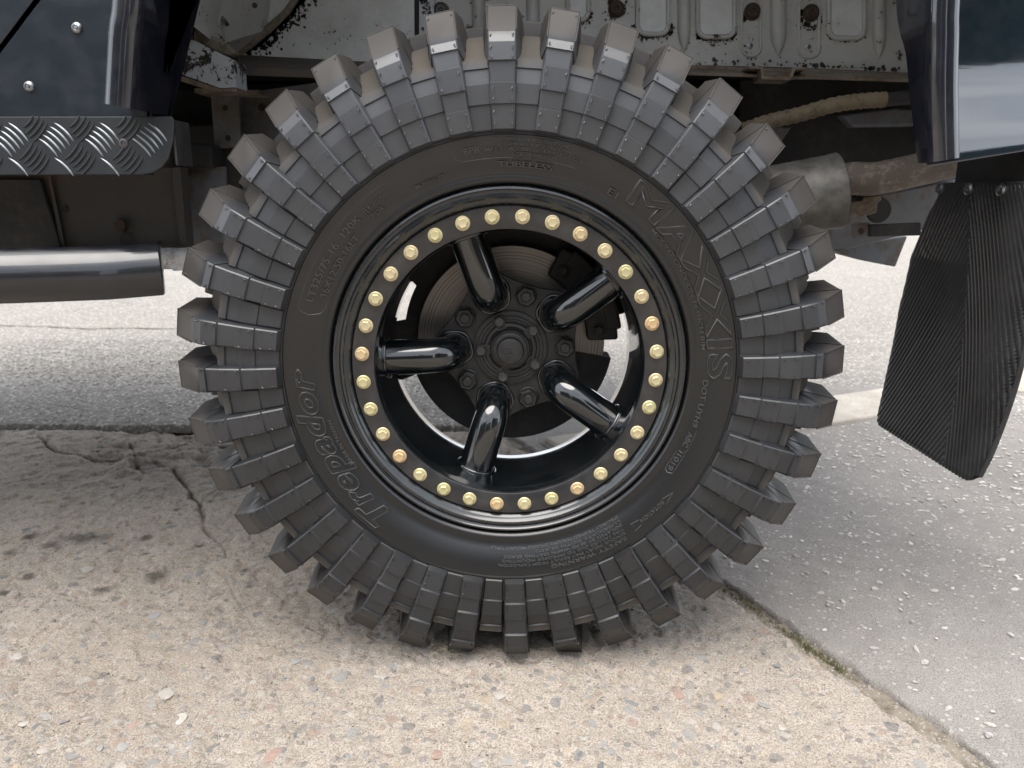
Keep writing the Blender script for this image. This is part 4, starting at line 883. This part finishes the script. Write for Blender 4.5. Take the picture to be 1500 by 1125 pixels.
pxprism([(1100, 185), (1160, 186), (1140, 215), (1100, 240)], .50, .03).obj('shock_mount', 'under', VEH, bevel=.004)

# ------------------------------------------------------------------ mud flap: hangs across the vehicle behind the wheel
NU, NV = 210, 260
zt_, zbm = .680, .282
def flap_edges(v):     # inboard / outboard Y at height fraction v (0 top .. 1 bottom)
    inn = np.interp(v, [0, .06, .14, .28, .50, .80, 1], [.152, .168, .196, .232, .252, .254, .250]); out = np.interp(v, [0, .04, .5, .9, .97, 1], [-.040, -.044, -.046, -.040, -.036, -.030]); return inn, out
def flap_x(v, y): return .640+.016*np.sin(v*2.6)*(1-.2*v)-.014*v**1.6+.055*np.clip((.02-y)/.06, 0, 1)**2*np.sin(np.clip(v, 0, 1)*3.0)*.25-.012*(y-.1)
uu = np.linspace(0, 1, NU); vv = np.linspace(0, 1, NV); Vg, Uu = np.meshgrid(vv, uu, indexing='ij'); inn, outb = flap_edges(Vg)
Yf = inn+(outb-inn)*Uu; Zf = zt_+(zbm-zt_)*Vg; cut = np.clip((Vg-.97)/.03, 0, 1)
Zf = Zf+.010*np.clip((Uu-.94)/.06, 0, 1)**2*cut+.012*np.clip((.05-Uu)/.05, 0, 1)**2*cut
Xf = flap_x(Vg, Yf)
spine = .085-.045*Vg; dd_ = Yf-spine
ph = np.where(dd_ > 0, (Zf*.86+dd_*1.05), (Zf*.28-dd_*1.55+.0))
# chevron ribs: straight diagonals on the inboard half, long curving ribs on the outboard half
rib = np.where(dd_ > 0, np.mod((dd_*.80+(Zf-.68)*.60)/.0076, 1.), np.mod((-dd_*.95+(Zf-.68)*.17)/.0078, 1.))
prof_ = np.clip(1-np.abs(rib-.5)/.26, 0, 1); border = np.clip(np.minimum(np.minimum(Uu, 1-Uu)/.03, np.minimum(Vg/.03, (1-Vg)/.02)), 0, 1)
Xf = Xf-.0017*np.minimum(prof_*1.5, 1)*border
flap = grid('mud_flap', Xf, Yf, Zf, 'flap', {}); flap.parent = VEH; flap['label'] = 'black rubber mud flap with chevron ribs'
sol = flap.modifiers.new('thickness', 'SOLIDIFY'); sol.thickness = .007; sol.offset = -1
for x, y in ((1377, 277), (1419, 277), (1467, 278)):
    # rivets along the top edge
    d = ray(x, y); t_ = 1.0
    for it in range(30):
        q = CAM+d*t_; vq = np.clip((zt_-q[2])/(zt_-zbm), 0, 1); t_ += (flap_x(vq, q[1])-.0088-q[0])/d[0]
    q = CAM+d*t_; rv = MB().lathe([(.0085, 0), (.0082, -.0016), (.0055, -.0030), (.0030, -.0022), (.0026, -.0008), (.0002, -.0008)], 20, (0, 0, 0)); o = rv.obj('rivet', 'alu', flap, True, 30); o.location = tuple(q); o.rotation_euler = (0, 0, R(-82))
fx = float(flap_x(0., .05)); MB().box((fx+.0075, -.036, .665), (fx+.013, .15, .716)).obj('flap_hanger', 'black', VEH, bevel=.001)
MB().tube([(fx+.003, -.046, .705), (fx+.012, -.048, .690), (fx+.014, -.049, .60)], .004, 8).obj('flap_stay', 'steel', VEH, True)

# ------------------------------------------------------------------ dry grass caught under the tyre
dg2 = MB()
for i in range(26):
    p = np.array([random.gauss(-.088, .014), random.gauss(-.004, .010), .002]); a = random.uniform(0, 6.3); L = random.uniform(.012, .035)
    dg2.tube([p, p+np.array([math.cos(a)*L*.5, math.sin(a)*L*.2, random.uniform(.003, .014)]), p+np.array([math.cos(a)*L, math.sin(a)*L*.35, random.uniform(.0, .010)])], .00035, 4)
dg2.obj('dry_grass', 'straw', None, kind='stuff', label='wisp of dry grass caught under the tyre tread', category='grass')

# ------------------------------------------------------------------ across the street, behind the camera (mirrored in the paintwork)
M['harl'] = m_grime('harled_wall', (.10, .092, .085), (.07, .065, .06), .4, 3, .9); M['slate'] = m_grime('slate_roof', (.06, .062, .068), (.04, .04, .042), .5, 6, .6)
M['glass'] = m_plain('window_glass', (.02, .022, .025), .08, 0, .2, 2, .0); M['frame'] = m_plain('window_frame', (.55, .55, .53), .5); M['doorp'] = m_plain('door_paint', (.05, .07, .06), .4)
M['hedge'] = m_plain('hedge_leaf', (.045, .07, .025), .6, 0, .5, 30, .3); M['bark'] = m_grime('bark', (.07, .055, .04), (.04, .03, .025), .5, 20, .9)
def house(x0, x1, yf, h, label, nwin):
    t = link('house', None, None, None, label=label, category='house', group='houses across the street'); t.location = ((x0+x1)/2, yf, 0); L_ = (x1-x0)/2
    MB().box((-L_, -7, 0), (L_, 0, h)).obj('wall', 'harl', t)
    r_ = MB().add([(-L_-.2, .3, h), (L_+.2, .3, h), (L_+.2, -7.3, h), (-L_-.2, -7.3, h), (-L_-.2, -3.5, h+2.4), (L_+.2, -3.5, h+2.4)], [(0, 1, 5, 4), (2, 3, 4, 5), (0, 4, 3), (1, 2, 5), (3, 2, 1, 0)]).obj('roof', 'slate', t)
    MB().box((-.5, -4, h+1.9), (.5, -3, h+3.3)).obj('chimney', 'harl', r_)
    for k in range(nwin):
        cx = -L_+(k+.5)*2*L_/nwin
        for z in (1.0, h-1.6):
            if z == 1.0 and k == nwin//2:
                d_ = MB().box((cx-.5, .0, .0), (cx+.5, .06, 2.1)).obj('door', 'doorp', t); MB().box((cx+.35, .06, 1.0), (cx+.40, .10, 1.05)).obj('handle', 'alu', d_); continue
            w_ = MB().box((cx-.6, .0, z), (cx+.6, .05, z+1.3)).obj('window', 'frame', t)
            for sx in (-1, 1): MB().box((cx+sx*.28-.25, .05, z+.07), (cx+sx*.28+.25, .06, z+1.23)).obj('pane', 'glass', w_)
    return t
house(-15.5, -5.2, -11.5, 5.0, 'grey harled house with a dark green door and slate roof', 4)
house(-4.6, 5.0, -18.2, 5.2, 'grey harled house standing between two other houses', 5)
house(6.2, 17, -11.0, 5.2, 'grey harled house beside the garden tree', 3)
def tree(x, y, h, cr_, label, seed):
    rr = random.Random(seed); t = link('tree', None, None, None, label=label, category='tree'); t.location = (x, y, 0); tk = MB(); tk.tube([(0, 0, 0), (.1, 0, h*.3), (.0, .1, h*.7)], [.2, .15, .05], 10)
    for k in range(7):
        a = rr.uniform(0, 6.3); z = h*rr.uniform(.3, .55); tk.tube([(0, 0, z), (math.cos(a)*cr_*.4, math.sin(a)*cr_*.4, z+h*.15), (math.cos(a)*cr_*.75, math.sin(a)*cr_*.75, z+h*.22)], [.07, .045, .015], 6)
    tk.obj('trunk', 'bark', t, True); lf = MB()
    for i in range(5000):
        q = np.array([rr.gauss(0, 1), rr.gauss(0, 1), rr.gauss(0, 1)]); q = q/np.linalg.norm(q)*rr.random()**.4; k = 1+.25*math.sin(q[0]*5+seed)+.2*math.sin(q[2]*7); c = np.array([q[0]*cr_*k, q[1]*cr_*k, h*.66+q[2]*h*.33*k])
        u1 = np.array([rr.gauss(0, 1), rr.gauss(0, 1), rr.gauss(0, 1)])*.11; u2 = np.array([rr.gauss(0, 1), rr.gauss(0, 1), rr.gauss(0, 1)])*.11; lf.add([c, c+u1, c+u1+u2, c+u2], [(0, 1, 2, 3)])
    lf.obj('crown', 'hedge', t)
tree(5.0, -9.2, 5.5, 1.3, 'leafy garden tree between the houses across the street', 2)
